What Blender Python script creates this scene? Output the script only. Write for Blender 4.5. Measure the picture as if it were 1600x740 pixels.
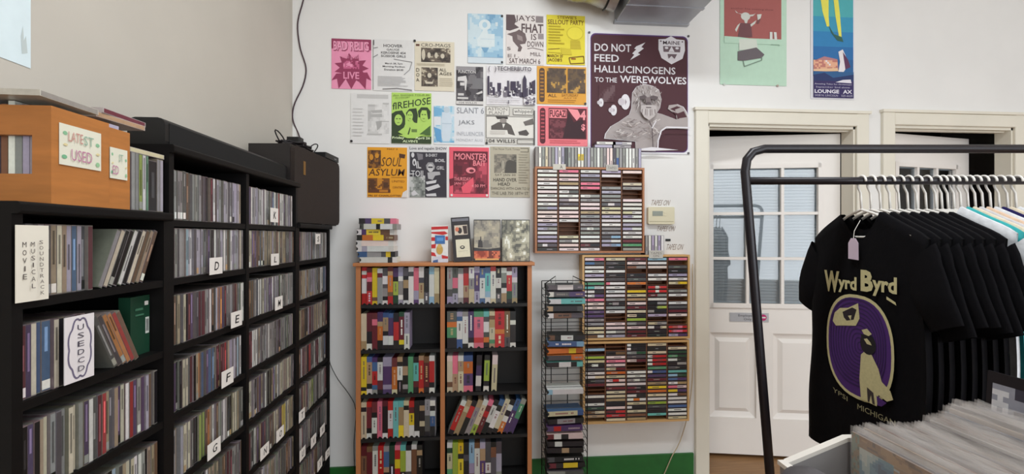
import bpy, math, random
from mathutils import Vector, Matrix, noise

random.seed(7)
for o in list(bpy.data.objects): bpy.data.objects.remove(o)
SC = bpy.context.scene
COL = SC.collection
# ------------------------------------------------------------------ camera, light, exposure
H = 1.40                       # camera height
F = 700.0                      # focal length in pixels of the 1600x740 frame
TH = math.atan(57 / F)         # the camera is turned this far to the right of the back wall's normal
cam_d = bpy.data.cameras.new('camera'); cam_d.sensor_width = 36; cam_d.lens = 36 * F / 1600; cam_d.clip_start = 0.02
cam = bpy.data.objects.new('camera', cam_d); COL.objects.link(cam)
cam.location = (0, 0, H); cam.rotation_euler = (math.pi / 2, 0, -TH)
SC.camera = cam
w = bpy.data.worlds.new('world'); SC.world = w; w.use_nodes = True
w.node_tree.nodes['Background'].inputs[0].default_value = (0.80, 0.88, 1.0, 1)
w.node_tree.nodes['Background'].inputs[1].default_value = 0.6
def area(name, loc, rot, sx, sy, e, col):
    l = bpy.data.lights.new(name, 'AREA'); l.shape = 'RECTANGLE'; l.size = sx; l.size_y = sy; l.energy = e; l.color = col
    o = bpy.data.objects.new(name, l); COL.objects.link(o); o.location = loc; o.rotation_euler = rot
    return o
area('storefront_daylight', (2.6, -2.95, 1.75), (math.radians(90), 0, 0), 4.6, 2.2, 108, (0.90, 0.96, 1.0))
LAMPS = [(0.5, 1.0, 28), (2.6, -0.6, 12)]
for lx, ly, le in LAMPS: area('ceiling_lamp_light', (lx, ly, 3.155), (0, 0, 0), 1.2, 0.22, le, (0.92, 0.97, 1.0))
SC.view_settings.view_transform = 'Standard'; SC.view_settings.look = 'None'
SC.view_settings.gamma = 1.0; SC.view_settings.exposure = 0.22
SC.view_settings.use_curve_mapping = False

# ------------------------------------------------------------------ pixel helpers (direction only; the distance comes from a wall or shelf plane)
CT, ST = math.cos(TH), math.sin(TH)
def ray(px, py):
    dx = (px - 800) / F
    return dx * CT + ST, -dx * ST + CT, (370 - py) / F
def onY(px, py, Y):
    a, b, c = ray(px, py); t = Y / b
    return Vector((a * t, Y, H + c * t))
def onX(px, py, X):
    a, b, c = ray(px, py); t = X / a
    return Vector((X, b * t, H + c * t))
def CW(xc, zf, z):             # a point given in a frame turned with the camera (the garment rack stands square to it)
    return Vector((xc * CT + zf * ST, -xc * ST + zf * CT, z))

# ------------------------------------------------------------------ colours and materials
PAL = dict(w=(228, 225, 220), c=(212, 200, 165), g=(150, 148, 145), G=(84, 80, 82), k=(26, 23, 25), b=(120, 82, 55), t=(178, 150, 112),
           l=(172, 163, 186), p=(84, 58, 104), u=(66, 96, 146), s=(142, 180, 205), r=(196, 38, 40), m=(104, 32, 42), o=(214, 116, 44),
           y=(236, 204, 40), e=(88, 156, 112), n=(34, 72, 50), i=(232, 118, 142), h=(160, 184, 66), a=(112, 190, 186), f=(232, 210, 205))
CN = dict(w='white', c='cream', g='grey', G='dark grey', k='black', b='brown', t='tan', l='lavender', p='purple', u='blue', s='pale blue',
          r='red', m='maroon', o='orange', y='yellow', e='green', n='dark green', i='pink', h='lime', a='aqua', f='blush')
def lin(c):
    def f(v):
        v /= 255.0
        return v / 12.92 if v <= 0.04045 else ((v + 0.055) / 1.055) ** 2.4
    return (f(c[0]), f(c[1]), f(c[2]), 1.0)
def C(c): return PAL[c] if isinstance(c, str) else c
def vary(c, d=12):
    c = C(c); k = random.uniform(-d, d)
    return tuple(max(4, min(250, v + k + random.uniform(-d / 2, d / 2))) for v in c)
MATS = {}
def mat(name, col, rough=0.6, metal=0.0, var=0.08, scale=8.0, bump=0.0, stretch=(1, 1, 1), alpha=1.0, trans=0.0, attr=False, coat=0.0):
    if name in MATS: return MATS[name]
    m = bpy.data.materials.new(name); m.use_nodes = True; nt = m.node_tree; b = nt.nodes['Principled BSDF']
    tc = nt.nodes.new('ShaderNodeTexCoord'); mp = nt.nodes.new('ShaderNodeMapping'); mp.inputs['Scale'].default_value = stretch
    nz = nt.nodes.new('ShaderNodeTexNoise'); nz.inputs['Scale'].default_value = scale; nz.inputs['Detail'].default_value = 4
    nt.links.new(tc.outputs['Object'], mp.inputs[0]); nt.links.new(mp.outputs[0], nz.inputs['Vector'])
    mr = nt.nodes.new('ShaderNodeMapRange'); mr.inputs[1].default_value = 0.25; mr.inputs[2].default_value = 0.75
    mr.inputs[3].default_value = 1 - var; mr.inputs[4].default_value = 1 + var
    nt.links.new(nz.outputs[0], mr.inputs[0])
    vm = nt.nodes.new('ShaderNodeVectorMath'); vm.operation = 'SCALE'
    if attr:
        at = nt.nodes.new('ShaderNodeAttribute'); at.attribute_name = 'Col'; nt.links.new(at.outputs['Color'], vm.inputs[0])
    else:
        vm.inputs[0].default_value = lin(C(col))[:3]
    nt.links.new(mr.outputs[0], vm.inputs['Scale']); nt.links.new(vm.outputs[0], b.inputs['Base Color'])
    b.inputs['Roughness'].default_value = rough; b.inputs['Metallic'].default_value = metal
    b.inputs['Alpha'].default_value = alpha; b.inputs['Transmission Weight'].default_value = trans; b.inputs['Coat Weight'].default_value = coat
    if bump:
        bp = nt.nodes.new('ShaderNodeBump'); bp.inputs['Strength'].default_value = bump; bp.inputs['Distance'].default_value = 0.01
        nt.links.new(nz.outputs[0], bp.inputs['Height']); nt.links.new(bp.outputs[0], b.inputs['Normal'])
    MATS[name] = m
    return m
PRINT = mat('printed_card', 'w', 0.45, var=0.06, scale=60, attr=True)
PAPER = mat('printed_paper', 'w', 0.7, var=0.03, scale=30, attr=True)
PLASTIC = mat('jewel_case_plastic', 'w', 0.28, var=0.10, scale=90, attr=True)
CLOTHINK = mat('screen_print_ink', 'w', 0.85, var=0.08, scale=120, attr=True)

# ------------------------------------------------------------------ mesh helpers
WM = {}
class MB:
    def __init__(s): s.v = []; s.f = []; s.c = []
    def add(s, vs, fs, col=(200, 200, 200)):
        n = len(s.v); s.v += [Vector(v) for v in vs]
        for f in fs: s.f.append([i + n for i in f]); s.c.append(col)
        return s
    def box(s, a, b, col=(200, 200, 200), fc=None):
        x0, y0, z0 = a; x1, y1, z1 = b
        vs = [(x0, y0, z0), (x1, y0, z0), (x1, y1, z0), (x0, y1, z0), (x0, y0, z1), (x1, y0, z1), (x1, y1, z1), (x0, y1, z1)]
        return s.add(vs, [(3, 2, 1, 0), (4, 5, 6, 7), (0, 1, 5, 4), (1, 2, 6, 5), (2, 3, 7, 6), (3, 0, 4, 7)], col)
    def bev(s, a, b, r, axis='z', col=(200, 200, 200), n=3):     # box with its edges along one axis rounded
        A = [0, 1, 2]; k = 'xyz'.index(axis); A.remove(k); i, j = A
        pts = []
        for cx, cy, st in ((b[i] - r, b[j] - r, 0), (a[i] + r, b[j] - r, 1), (a[i] + r, a[j] + r, 2), (b[i] - r, a[j] + r, 3)):
            for q in range(n + 1):
                t = (st + q / n) * math.pi / 2; pts.append((cx + r * math.cos(t), cy + r * math.sin(t)))
        m = len(pts); vs = []
        for lv in (a[k], b[k]):
            for p in pts:
                v = [0, 0, 0]; v[i], v[j], v[k] = p[0], p[1], lv; vs.append(v)
        fs = [list(range(m))[::-1], list(range(m, 2 * m))] + [(q, (q + 1) % m, (q + 1) % m + m, q + m) for q in range(m)]
        if axis == 'y': fs = [list(f)[::-1] for f in fs]
        return s.add(vs, fs, col)
    def tube(s, pts, r, n=6, col=(200, 200, 200), closed=False):
        pts = [Vector(p) for p in pts]; m = len(pts); rings = []; base = len(s.v); up = None
        for i, p in enumerate(pts):
            d = (pts[min(i + 1, m - 1)] - pts[max(i - 1, 0)])
            if closed: d = pts[(i + 1) % m] - pts[i - 1]
            d.normalize()
            if up is None:
                up = Vector((0, 0, 1)) if abs(d.z) < 0.9 else Vector((1, 0, 0))
            a = d.cross(up)
            if a.length < 1e-4: a = d.orthogonal()
            a.normalize(); up = a.cross(d).normalized()
            for k in range(n):
                t = 2 * math.pi * k / n; s.v.append(p + r * (a * math.cos(t) + up * math.sin(t)))
        for i in range(m if closed else m - 1):
            for k in range(n):
                j = (i + 1) % m
                s.f.append([base + i * n + k, base + i * n + (k + 1) % n, base + j * n + (k + 1) % n, base + j * n + k]); s.c.append(col)
        if not closed:
            s.f.append([base + k for k in range(n)][::-1]); s.c.append(col)
            s.f.append([base + (m - 1) * n + k for k in range(n)]); s.c.append(col)
        return s
    def xf(s, M):
        s.v = [M @ v for v in s.v]; return s
    def build(s, name, material, parent=None, origin=None, smooth=False, local=False):
        """vertices are in world space unless local; the object's origin goes to `origin`"""
        M = Matrix.Identity(4)
        if parent is not None and not local: M = WM[parent.name].inverted()
        if origin is not None: M = Matrix.Translation(-Vector(origin)) @ M
        me = bpy.data.meshes.new(name); me.from_pydata([tuple(M @ v) for v in s.v], [], s.f)
        at = me.color_attributes.new('Col', 'FLOAT_COLOR', 'CORNER'); buf = []
        for f, c in zip(s.f, s.c): buf += list(lin(c)) * len(f)
        at.data.foreach_set('color', buf)
        if smooth: me.polygons.foreach_set('use_smooth', [True] * len(me.polygons))
        me.materials.append(material); me.update()
        o = bpy.data.objects.new(name, me); COL.objects.link(o)
        if parent is not None: o.parent = parent
        if origin is not None: o.location = origin
        WM[o.name] = (WM[parent.name] if parent is not None else Matrix.Identity(4)) @ Matrix.Translation(Vector(origin) if origin is not None else Vector())
        return o
def tag(o, label=None, cat=None, group=None, kind=None):
    if label: o['label'] = label
    if cat: o['category'] = cat
    if group: o['group'] = group
    if kind: o['kind'] = kind
    return o
def empty(name, loc):
    o = bpy.data.objects.new(name, None); COL.objects.link(o); o.location = loc; o.empty_display_size = 0.05
    WM[o.name] = Matrix.Translation(Vector(loc)); return o
ORD = ['first', 'second', 'third', 'fourth', 'fifth', 'sixth', 'seventh', 'eighth', 'ninth', 'tenth', 'eleventh', 'twelfth', 'thirteenth',
       'fourteenth', 'fifteenth', 'sixteenth', 'seventeenth', 'eighteenth', 'nineteenth', 'twentieth'] 
ORD += ['twenty-' + x for x in ORD[:9]] + ['thirtieth'] + ['thirty-' + x for x in ORD[:9]] + ['fortieth'] + ['forty-' + x for x in ORD[:9]]

TXT = {}
def text(body, bold=0.0):
    """flat letters as (verts, faces) filling the unit square, v downwards"""
    k = (body, bold)
    if k in TXT: return TXT[k]
    cu = bpy.data.curves.new('t', 'FONT'); cu.body = body; cu.resolution_u = 2; cu.offset = bold; cu.fill_mode = 'FRONT'
    cu.align_x = 'CENTER'; cu.space_line = 0.85
    ob = bpy.data.objects.new('t', cu); me = ob.to_mesh()
    vs = [v.co.copy() for v in me.vertices]; fs = [list(p.vertices) for p in me.polygons]
    ob.to_mesh_clear(); bpy.data.objects.remove(ob); bpy.data.curves.remove(cu)
    x0 = min(v.x for v in vs); x1 = max(v.x for v in vs); y0 = min(v.y for v in vs); y1 = max(v.y for v in vs)
    TXT[k] = ([((v.x - x0) / (x1 - x0), (y1 - v.y) / (y1 - y0)) for v in vs], fs)
    return TXT[k]
# shapes in a sheet's own coordinates (u to the right, v down, both 0..1)
def R(c, u0, v0, u1, v1): return ('p', c, [(u0, v0), (u1, v0), (u1, v1), (u0, v1)])
def E(c, cu, cv, ru, rv, n=18, a0=0, a1=2 * math.pi):
    return ('p', c, [(cu + ru * math.cos(a0 + (a1 - a0) * k / n), cv + rv * math.sin(a0 + (a1 - a0) * k / n)) for k in range(n + (0 if a1 - a0 > 6.2 else 1))])
def P(c, *pts): return ('p', c, list(pts))
def T(c, body, u0, v0, u1, v1, bold=0.0, slant=0.0, turn=0): return ('t', c, body, (u0, v0, u1, v1), bold, slant, turn)
def L(c, pts, wd): return ('l', c, pts, wd)
def Z(u0, v0, u1, v1, nx, ny, cols, seed, sc=6.0, fn=None): return ('z', (u0, v0, u1, v1), nx, ny, cols, seed, sc, fn)   # grainy photographic print
def emit(mbs, org, U, V, N, items, step=0.00022, start=0.0004):
    """lays printed shapes over a sheet: org top-left corner, U and V its full sides, N out of it; mbs = dict(print=MB, lettering=MB)"""
    d = start
    pt = lambda u, v: org + U * u + V * v + N * d
    for it in items:
        if it[0] == 'p': mbs['print'].add([pt(*p) for p in it[2]], [list(range(len(it[2])))[::-1]], C(it[1]))
        elif it[0] == 'l':
            ps = it[2]; wd = it[3]; asp = U.length / V.length
            for (a, b) in zip(ps[:-1], ps[1:]):
                dx, dy = (b[0] - a[0]) * asp, b[1] - a[1]; ln = math.hypot(dx, dy) or 1
                nx, ny = -dy / ln * wd / asp, dx / ln * wd
                mbs['print'].add([pt(a[0] + nx, a[1] + ny), pt(b[0] + nx, b[1] + ny), pt(b[0] - nx, b[1] - ny), pt(a[0] - nx, a[1] - ny)], [(0, 1, 2, 3)], C(it[1]))
        elif it[0] == 't':
            vs, fs = text(it[2], it[4]); u0, v0, u1, v1 = it[3]; q = []
            for x, y in vs:
                if it[6] == 1: x, y = 1 - y, x
                q.append(pt(u0 + (u1 - u0) * x + (it[5] * (1 - y) * (v1 - v0) if it[6] != 2 else 0), v0 + (v1 - v0) * y - (it[5] * (x - .5) * (v1 - v0) if it[6] == 2 else 0)))
            mbs['lettering'].add(q, fs, C(it[1])); mbs.setdefault('lines', []).append(MB().add(q, fs, C(it[1])))
        elif it[0] == 'z':
            u0, v0, u1, v1 = it[1]; nx, ny, cols, seed, sc, fn = it[2:]
            for i in range(nx):
                for j in range(ny):
                    cu, cv = (i + .5) / nx, (j + .5) / ny
                    k = noise.noise(Vector((cu * sc, cv * sc * ny / nx, seed * 7.3))) + .5 * noise.noise(Vector((cu * sc * 3, cv * sc * 3, seed * 3.1)))
                    if fn: k += fn(cu, cv)
                    col = cols[max(0, min(len(cols) - 1, int((k + .75) / 1.5 * len(cols))))]
                    a, b = u0 + (u1 - u0) * i / nx, u0 + (u1 - u0) * (i + 1) / nx; e, f = v0 + (v1 - v0) * j / ny, v0 + (v1 - v0) * (j + 1) / ny
                    mbs['print'].add([pt(a, e), pt(b, e), pt(b, f), pt(a, f)], [(3, 2, 1, 0)], C(col))
        d += step
def lay(parent, org, U, V, N, items, material=PAPER, **kw):
    mbs = dict(print=MB(), lettering=MB()); emit(mbs, Vector(org), Vector(U), Vector(V), Vector(N), items, **kw)
    if mbs['print'].v: mbs['print'].build('print', material, parent)
    for m in mbs.get('lines', []): m.build('lettering', material, parent)

# ------------------------------------------------------------------ the setting
WY = 2.52      # back wall
WX = -0.99     # left wall
RX = 5.2       # right wall (out of view)
FY = -3.0      # street front (behind the camera)
CZ = 3.26
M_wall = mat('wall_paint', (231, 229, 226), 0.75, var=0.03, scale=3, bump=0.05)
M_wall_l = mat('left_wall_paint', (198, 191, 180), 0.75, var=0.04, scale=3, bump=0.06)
M_trim = mat('trim_paint', (226, 220, 205), 0.5, var=0.03, scale=5)
M_door = mat('door_paint', (238, 232, 226), 0.45, var=0.02, scale=4)
M_green = mat('green_paint', (30, 98, 40), 0.5, var=0.12, scale=14)
M_dark = mat('unlit_room_dark', (58, 54, 52), 0.9, var=0.1, scale=3)  # the back room's lack of light is put into this dark wall colour
M_floor = mat('floor_wood', (150, 112, 74), 0.5, var=0.22, scale=7, stretch=(1, 12, 1))
M_ceil = mat('ceiling_paint', (235, 233, 228), 0.8, var=0.02)

def opening(px0, px1, top): return onY(px0, 370, WY).x, onY(px1, 370, WY).x, onY((px0 + px1) / 2, top, WY).z
D1 = opening(1104, 1336, 196); D2 = opening(1394, 1582, 198)
fl = MB().box((WX - .1, FY, -.05), (RX, WY + 2.2, 0)).build('floor', M_floor); tag(fl, 'worn brown wooden shop floor', kind='structure')
ce = MB().box((WX - .1, FY, CZ), (RX, WY + 2.2, CZ + .05)).build('ceiling', M_ceil); tag(ce, 'white painted ceiling above the shop', kind='structure')
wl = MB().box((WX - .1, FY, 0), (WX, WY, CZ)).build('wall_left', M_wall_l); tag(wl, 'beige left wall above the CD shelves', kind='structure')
m = MB(); T_ = .085
for a, b, z0 in ((WX - .1, D1[0], 0), (D1[0], D1[1], D1[2]), (D1[1], D2[0], 0), (D2[0], D2[1], D2[2]), (D2[1], RX, 0)):
    m.box((a, WY, z0), (b, WY + T_, CZ))
wb = m.build('wall_back', M_wall); tag(wb, 'white back wall covered with flyers', kind='structure')
wr = MB().box((RX, FY, 0), (RX + .1, WY + 2.2, CZ)).build('wall_right', M_wall); tag(wr, 'white right wall of the shop', kind='structure')
m = MB()
m.box((WX - .1, FY - .1, 0), (.3, FY, CZ)); m.box((4.9, FY - .1, 0), (RX, FY, CZ)); m.box((.3, FY - .1, 0), (4.9, FY, .65)); m.box((.3, FY - .1, 2.85), (4.9, FY, CZ))
wf = m.build('wall_front', M_wall); tag(wf, 'street front wall with wide shop window', kind='structure')
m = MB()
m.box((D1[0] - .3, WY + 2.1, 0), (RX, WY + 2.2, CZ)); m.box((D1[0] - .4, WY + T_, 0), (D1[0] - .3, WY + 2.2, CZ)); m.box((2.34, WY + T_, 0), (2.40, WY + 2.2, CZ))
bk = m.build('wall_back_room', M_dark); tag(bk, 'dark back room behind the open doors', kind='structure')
bb = MB()
bb.box((WX, WY - .014, 0), (D1[0] - .085, WY, .145)); bb = bb.build('baseboard_back', M_green); tag(bb, 'green painted baseboard along the back wall', kind='structure')

def casing(n, D, label):
    a, b, z = D; wd = .075
    root = MB().bev((a - wd, WY - .02, 0), (a + .004, WY + .005, z + wd), .006, 'z').build('trim_%d' % n, M_trim); tag(root, label, kind='structure')
    MB().bev((b - .004, WY - .02, 0), (b + wd, WY + .005, z + wd), .006, 'z').build('side_casing', M_trim, root)
    MB().bev((a, WY - .021, z), (b, WY + .005, z + wd), .006, 'x').build('head_casing', M_trim, root)
    MB().box((a - wd - .008, WY - .028, z + wd), (b + wd + .008, WY, z + wd + .016)).build('cap_moulding', M_trim, root)
    MB().box((a, WY - .004, 0), (a + .015, WY + T_, z)).build('jamb', M_trim, root)
    MB().box((b - .015, WY - .004, 0), (b, WY + T_, z)).build('jamb', M_trim, root)
    MB().box((a, WY - .004, z - .015), (b, WY + T_, z)).build('jamb', M_trim, root)
    MB().box((a + .015, WY + .03, z - .022), (b - .015, WY + .045, z - .015)).build('door_stop', M_trim, root)
casing(1, D1, 'cream door frame around the door with the grey sign')
casing(2, D2, 'cream door frame around the narrower door on the right')
M_glass = mat('door_glass', (225, 235, 240), 0.03, var=0.0)
nt = M_glass.node_tree; mx = nt.nodes.new('ShaderNodeMixShader'); tr = nt.nodes.new('ShaderNodeBsdfTransparent'); gs = nt.nodes.new('ShaderNodeBsdfGlossy'); gs.inputs['Roughness'].default_value = .02
fr_ = nt.nodes.new('ShaderNodeFresnel'); fr_.inputs[0].default_value = 1.6; nt.links.new(fr_.outputs[0], mx.inputs[0]); nt.links.new(tr.outputs[0], mx.inputs[1]); nt.links.new(gs.outputs[0], mx.inputs[2])
nt.links.new(mx.outputs[0], nt.nodes['Material Output'].inputs[0])
M_blind = mat('blind_slat', (206, 216, 222), 0.5, var=0.03)
def door(n, D, hinge, ang, label, panels=True):
    a, b, z = D; wd = b - a - .036; h = z - .042
    root = empty('door_%d' % n, (b - .018 if hinge == 'r' else a + .018, WY + T_ + .004, 0.022)); tag(root, label, kind='structure')
    s = -1 if hinge == 'r' else 1
    def X(u): return (-wd + u) if hinge == 'r' else u      # u measured from the leaf's left edge
    t = .04; st = .115
    g0, g1 = .94, h - .19                                   # glazed part
    def bx(name, u0, z0, u1, z1, y0=0, y1=t, mt=M_door, par=None):
        return MB().box((X(u0), y0, z0), (X(u1), y1, z1)).build(name, mt, par or root, local=True)
    bx('stile', 0, 0, st, h); bx('stile', wd - st, 0, wd, h); bx('rail', st, g1, wd - st, h); bx('rail', st, g0 - .17, wd - st, g0); bx('rail', st, 0, wd - st, .23)
    bx('mullion', wd / 2 - .05, .23, wd / 2 + .05, g0 - .17)
    for u0, u1 in ((st, wd / 2 - .05), (wd / 2 + .05, wd - st)):
        m = MB(); z0, z1 = .23, g0 - .17; o_ = [(X(u0), .012, z0), (X(u1), .012, z0), (X(u1), .012, z1), (X(u0), .012, z1)]; k = .035
        q = [(X(u0 + k), .02, z0 + k), (X(u1 - k), .02, z0 + k), (X(u1 - k), .02, z1 - k), (X(u0 + k), .02, z1 - k)]
        k2 = .06; r_ = [(X(u0 + k2), .006, z0 + k2), (X(u1 - k2), .006, z0 + k2), (X(u1 - k2), .006, z1 - k2), (X(u0 + k2), .006, z1 - k2)]
        m.add(o_ + q + r_, [(i, (i + 1) % 4, 4 + (i + 1) % 4, 4 + i) for i in range(4)] + [(4 + i, 4 + (i + 1) % 4, 8 + (i + 1) % 4, 8 + i) for i in range(4)] + [(8, 9, 10, 11)])
        m.box((X(u0), .024, z0), (X(u1), t - .004, z1)); m.build('panel', M_door, root, local=True)
    gf = MB()
    for u0, z0, u1, z1 in ((st - .01, g0 - .01, st + .018, g1 + .01), (wd - st - .018, g0 - .01, wd - st + .01, g1 + .01), (st, g0 - .01, wd - st, g0 + .018), (st, g1 - .018, wd - st, g1 + .01)):
        gf.box((X(u0), -.010, z0), (X(u1), .012, z1))
    gl = gf.build('glazing_frame', M_door, root, local=True)
    gw = (wd - 2 * st - .036); gh = g1 - g0 - .036
    for k in (1, 2):
        bx('muntin', st + .018 + gw * k / 3 - .009, g0 + .018, st + .018 + gw * k / 3 + .009, g1 - .018, -.008, .010, par=gl)
        bx('muntin', st + .018, g0 + .018 + gh * k / 3 - .009, wd - st - .018, g0 + .018 + gh * k / 3 + .009, -.007, .009, par=gl)
    for i in range(3):
        for j in range(3):
            bx('pane', st + .018 + gw * i / 3 + .009, g0 + .018 + gh * j / 3 + .009, st + .018 + gw * (i + 1) / 3 - .009, g0 + .018 + gh * (j + 1) / 3 - .009, .010, .014, M_glass, gl)
    m = MB(); ns = 46
    for k in range(ns):
        zz = g0 + (g1 - g0) * (k + .5) / ns; y = .034; m.add([(X(st), y - .009, zz - .0105), (X(wd - st), y - .009, zz - .0105), (X(wd - st), y + .009, zz + .0115), (X(st), y + .009, zz + .0115)], [(0, 1, 2, 3)])
    bl = m.build('blind', M_blind, root, local=True); tag(bl, 'closed blue-grey slat blind behind the glass', kind='stuff')
    root.rotation_euler.z = ang if hinge == 'l' else -ang
    WM[root.name] = Matrix.Translation(root.location) @ Matrix.Rotation(root.rotation_euler.z, 4, 'Z')
    return root, X, wd, g0
d1, X1, w1, g01 = door(1, D1, 'r', math.radians(10.5), 'white nine-pane door with grey sign, slightly ajar')
d2, X2, w2, g02 = door(2, D2, 'l', math.radians(10), 'white nine-pane door on the right, standing further ajar')
# sign on door 1
M_alu = mat('brushed_aluminium', (172, 172, 176), 0.4, metal=0.3, var=0.05, scale=40, stretch=(1, 1, 20))
u0 = .235
sg = MB().box((X1(u0), -.004, .842), (X1(u0 + .235), -.0005, .898)).xf(WM[d1.name]).build('door_sign', M_alu, origin=WM[d1.name] @ Vector((X1(u0 + .117), 0, .842)))
tag(sg, 'grey employees only sign with magenta no-entry disc on door', 'sign')
Rm = WM[d1.name].to_3x3()
lay(sg, WM[d1.name] @ Vector((X1(u0), -.004, .898)), Rm @ Vector((.235, 0, 0)), Vector((0, 0, -.056)), Rm @ Vector((0, -1, 0)),
    [T((40, 40, 45), 'Employees', .22, .16, .66, .52), T((40, 40, 45), 'Only', .36, .58, .56, .9), E((190, 40, 110), .86, .5, .085, .36), R('w', .80, .42, .92, .58)])

# ------------------------------------------------------------------ left CD shelving
SX = -0.74; BX = -0.955
M_black = mat('black_wood', (15, 13, 13), 0.55, var=0.15, scale=10, stretch=(1, 1, 6))
for q_ in (M_black,): q_.node_tree.nodes['Principled BSDF'].inputs['Specular IOR Level'].default_value = .2
def yx(px): return onX(px, 370, SX).y
COLS = [(yx(18), yx(264)), (yx(264), yx(387)), (yx(387), yx(465)), (yx(465), yx(515.5))]
SZ = [H + .050 - .008] + [H - .103 - .168 * k for k in range(0, 8)]     # top face of each shelf board
TB = .018
def cd_unit(label, y0, y1, top, rows, mids=()):
    root = empty('cd_shelf', (SX - .1, (y0 + y1) / 2, 0)); tag(root, label, 'shelf', 'black CD shelf units')
    for yy in (y0, y1 - TB): MB().box((BX, yy, 0), (SX, yy + TB, top)).build('side_panel', M_black, root)
    for yy in mids: MB().box((BX, yy - TB / 2, 0), (SX, yy + TB / 2, top)).build('divider', M_black, root)
    MB().bev((BX - .01, y0 + .0005, top), (SX + .012, y1 - .0005, top + .020), .005, 'y').build('top_board', M_black, root)
    ys = [y0 + TB] + [v for yy in mids for v in (yy - TB / 2, yy + TB / 2)] + [y1 - TB]
    for z in rows:
        for a, b in zip(ys[::2], ys[1::2]): MB().box((BX, a, z - .016), (SX - .002, b, z)).build('shelf_board', M_black, root)
    MB().box((BX, y0 + TB, 0), (BX + .006, y1 - TB, top)).build('back_panel', M_black, root)
    return root
TL = H + .058 - .02
cd_unit('low black CD shelf under the wooden crates', COLS[0][0], COLS[0][1], TL, SZ[1:])
cd_unit('tall black CD shelf under the soundbar, with letter cards', COLS[1][0], COLS[2][1], H + .205, SZ, mids=(COLS[1][1],))
cd_unit('low black CD shelf in the corner under the speaker', COLS[3][0], COLS[3][1], TL, SZ[1:])

def cd_mesh(mb, y, z, th, col, lean=0.0, dep=0.0, hh=.125, dp=.142, x=SX, piv=None, top=None):
    """a jewel case standing on its bottom edge with the spine towards the room (+X)"""
    col = vary(col, 10); gm = sum(col) / 3; col = tuple((v * .62 + gm * .38) * .88 + 6 for v in col); ink = tuple(v * .62 for v in col) if sum(col) > 330 else tuple(min(250, v * 1.5 + 22) for v in col)
    z += .0004; x1 = x - .006 - dep; x0 = x1 - dp; e = vary((112, 106, 102), 14); n = len(mb.v)
    mb.box((x0, y, z), (x1, y + th, z + hh), e)
    a = .0007; q = x1 + .0004
    def sp(za, zb, c, ya=a, yb=th - a, k=0): mb.add([(q + k, y + ya, z + za), (q + k, y + yb, z + za), (q + k, y + yb, z + zb), (q + k, y + ya, z + zb)], [(0, 1, 2, 3)], c)
    sp(.002, hh - .002, col)
    r = random.random()
    if r < .6:
        s0 = random.uniform(.05, .3) * hh; s1 = s0 + random.uniform(.25, .6) * hh
        sp(hh - min(s1, hh * .95), hh - s0, ink, th * .32, th * .68, .0003)
    if r < .2: sp(.004, .02, vary(random.choice('wkggt'), 10), k=.0003)
    if lean:
        py = y if piv is None else piv
        M = Matrix.Translation((0, py, z)) @ Matrix.Rotation(lean, 4, 'X') @ Matrix.Translation((0, -py, -z))
        for i in range(n, len(mb.v)): mb.v[i] = M @ mb.v[i]
    return mb
ncd = 0
def cd(y, z, th, c, bay, lean=0.0, **kw):
    global ncd; ncd += 1
    o = cd_mesh(MB(), y, z, th, c, lean, **kw).build('compact_disc', PLASTIC, origin=(SX - .08, y, z))
    tag(o, '%s-spined CD case %s' % (CN[c], bay), 'CD', 'CDs ' + bay); return o
REST = MB()
def fill(y0, y1, z, s, bay=None, p=.2):
    y = y0; n = max(1, int((y1 - y0) / .0106)); i = 0
    while y < y1 - .0106:
        th = random.choice((.0102, .0104, .0104, .0108)) if random.random() > .06 else .0165
        if y + th > y1: break
        c = s[min(len(s) - 1, int(i / n * len(s)))]
        if random.random() < p: c = random.choice('gGbtklcwpm')
        dep = abs(random.gauss(0, .004)); hh = .125 + (random.uniform(.001, .0025) if random.random() < .06 else 0)
        if bay: cd(y, z, th, c, bay, dep=dep, hh=hh)
        else: cd_mesh(REST, y, z, th, c, 0, dep=dep, hh=hh)
        y += th + .0003; i += 1
def Y_(px): return onX(px, 370, SX).y
# column one
z = SZ[1]; a, b = COLS[0][0] + TB, COLS[0][1] - TB
fill(a + .002, Y_(150), z, 'gGgkGttcGllulpmg', 'behind the soundtrack card')
y = Y_(157); B = 'leaning right beside the soundtrack card'
for c in 'gckkwkcbtbttcwlG':
    if y + .066 > b: break
    cd(y, z, .0104, c, B, lean=-.40, piv=y + .0104); y += .0122
z = SZ[2]
fill(a + .002, Y_(142), z, 'mpcuuckGGmlll', 'around the used CD card')
y = Y_(147) + .056; B = 'leaning left past the used CD card'
for c in 'GGoorbtwct':
    if y > b - .074: break
    cd(y, z, .0104, c, B, lean=.45); y += .0118
fill(a + .004, b - .004, SZ[3], 'kkktbGgccggwGmrtGppctrbmblwGk', 'on third shelf down of the nearest column')
fill(a + .05, b - .004, SZ[4], 'ctbuGkscwgtb', 'on lowest visible shelf of the nearest column')
# the dark green box set behind the leaning cases
m = MB().box((-.795, b - .062, SZ[2] + .0004), (-.770, b - .003, SZ[2] + .135), (22, 62, 44))
o = m.build('box_set', PRINT, origin=(-.783, b - .03, SZ[2])); tag(o, 'dark green box set with barcode behind leaning CDs', 'box set')
lay(o, (-.770, b - .062, SZ[2] + .135), (0, .059, 0), (0, 0, -.135), (1, 0, 0), [R('w', .72, .10, .92, .17), R((200, 205, 200), .76, .38, .96, .66)] + [R('k', .78 + .03 * k, .41, .79 + .03 * k + .008 * (k % 2), .62) for k in range(5)] + [R((60, 110, 85), .2, .2, .6, .24), R((60, 110, 85), .2, .30, .64, .33)])
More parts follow.
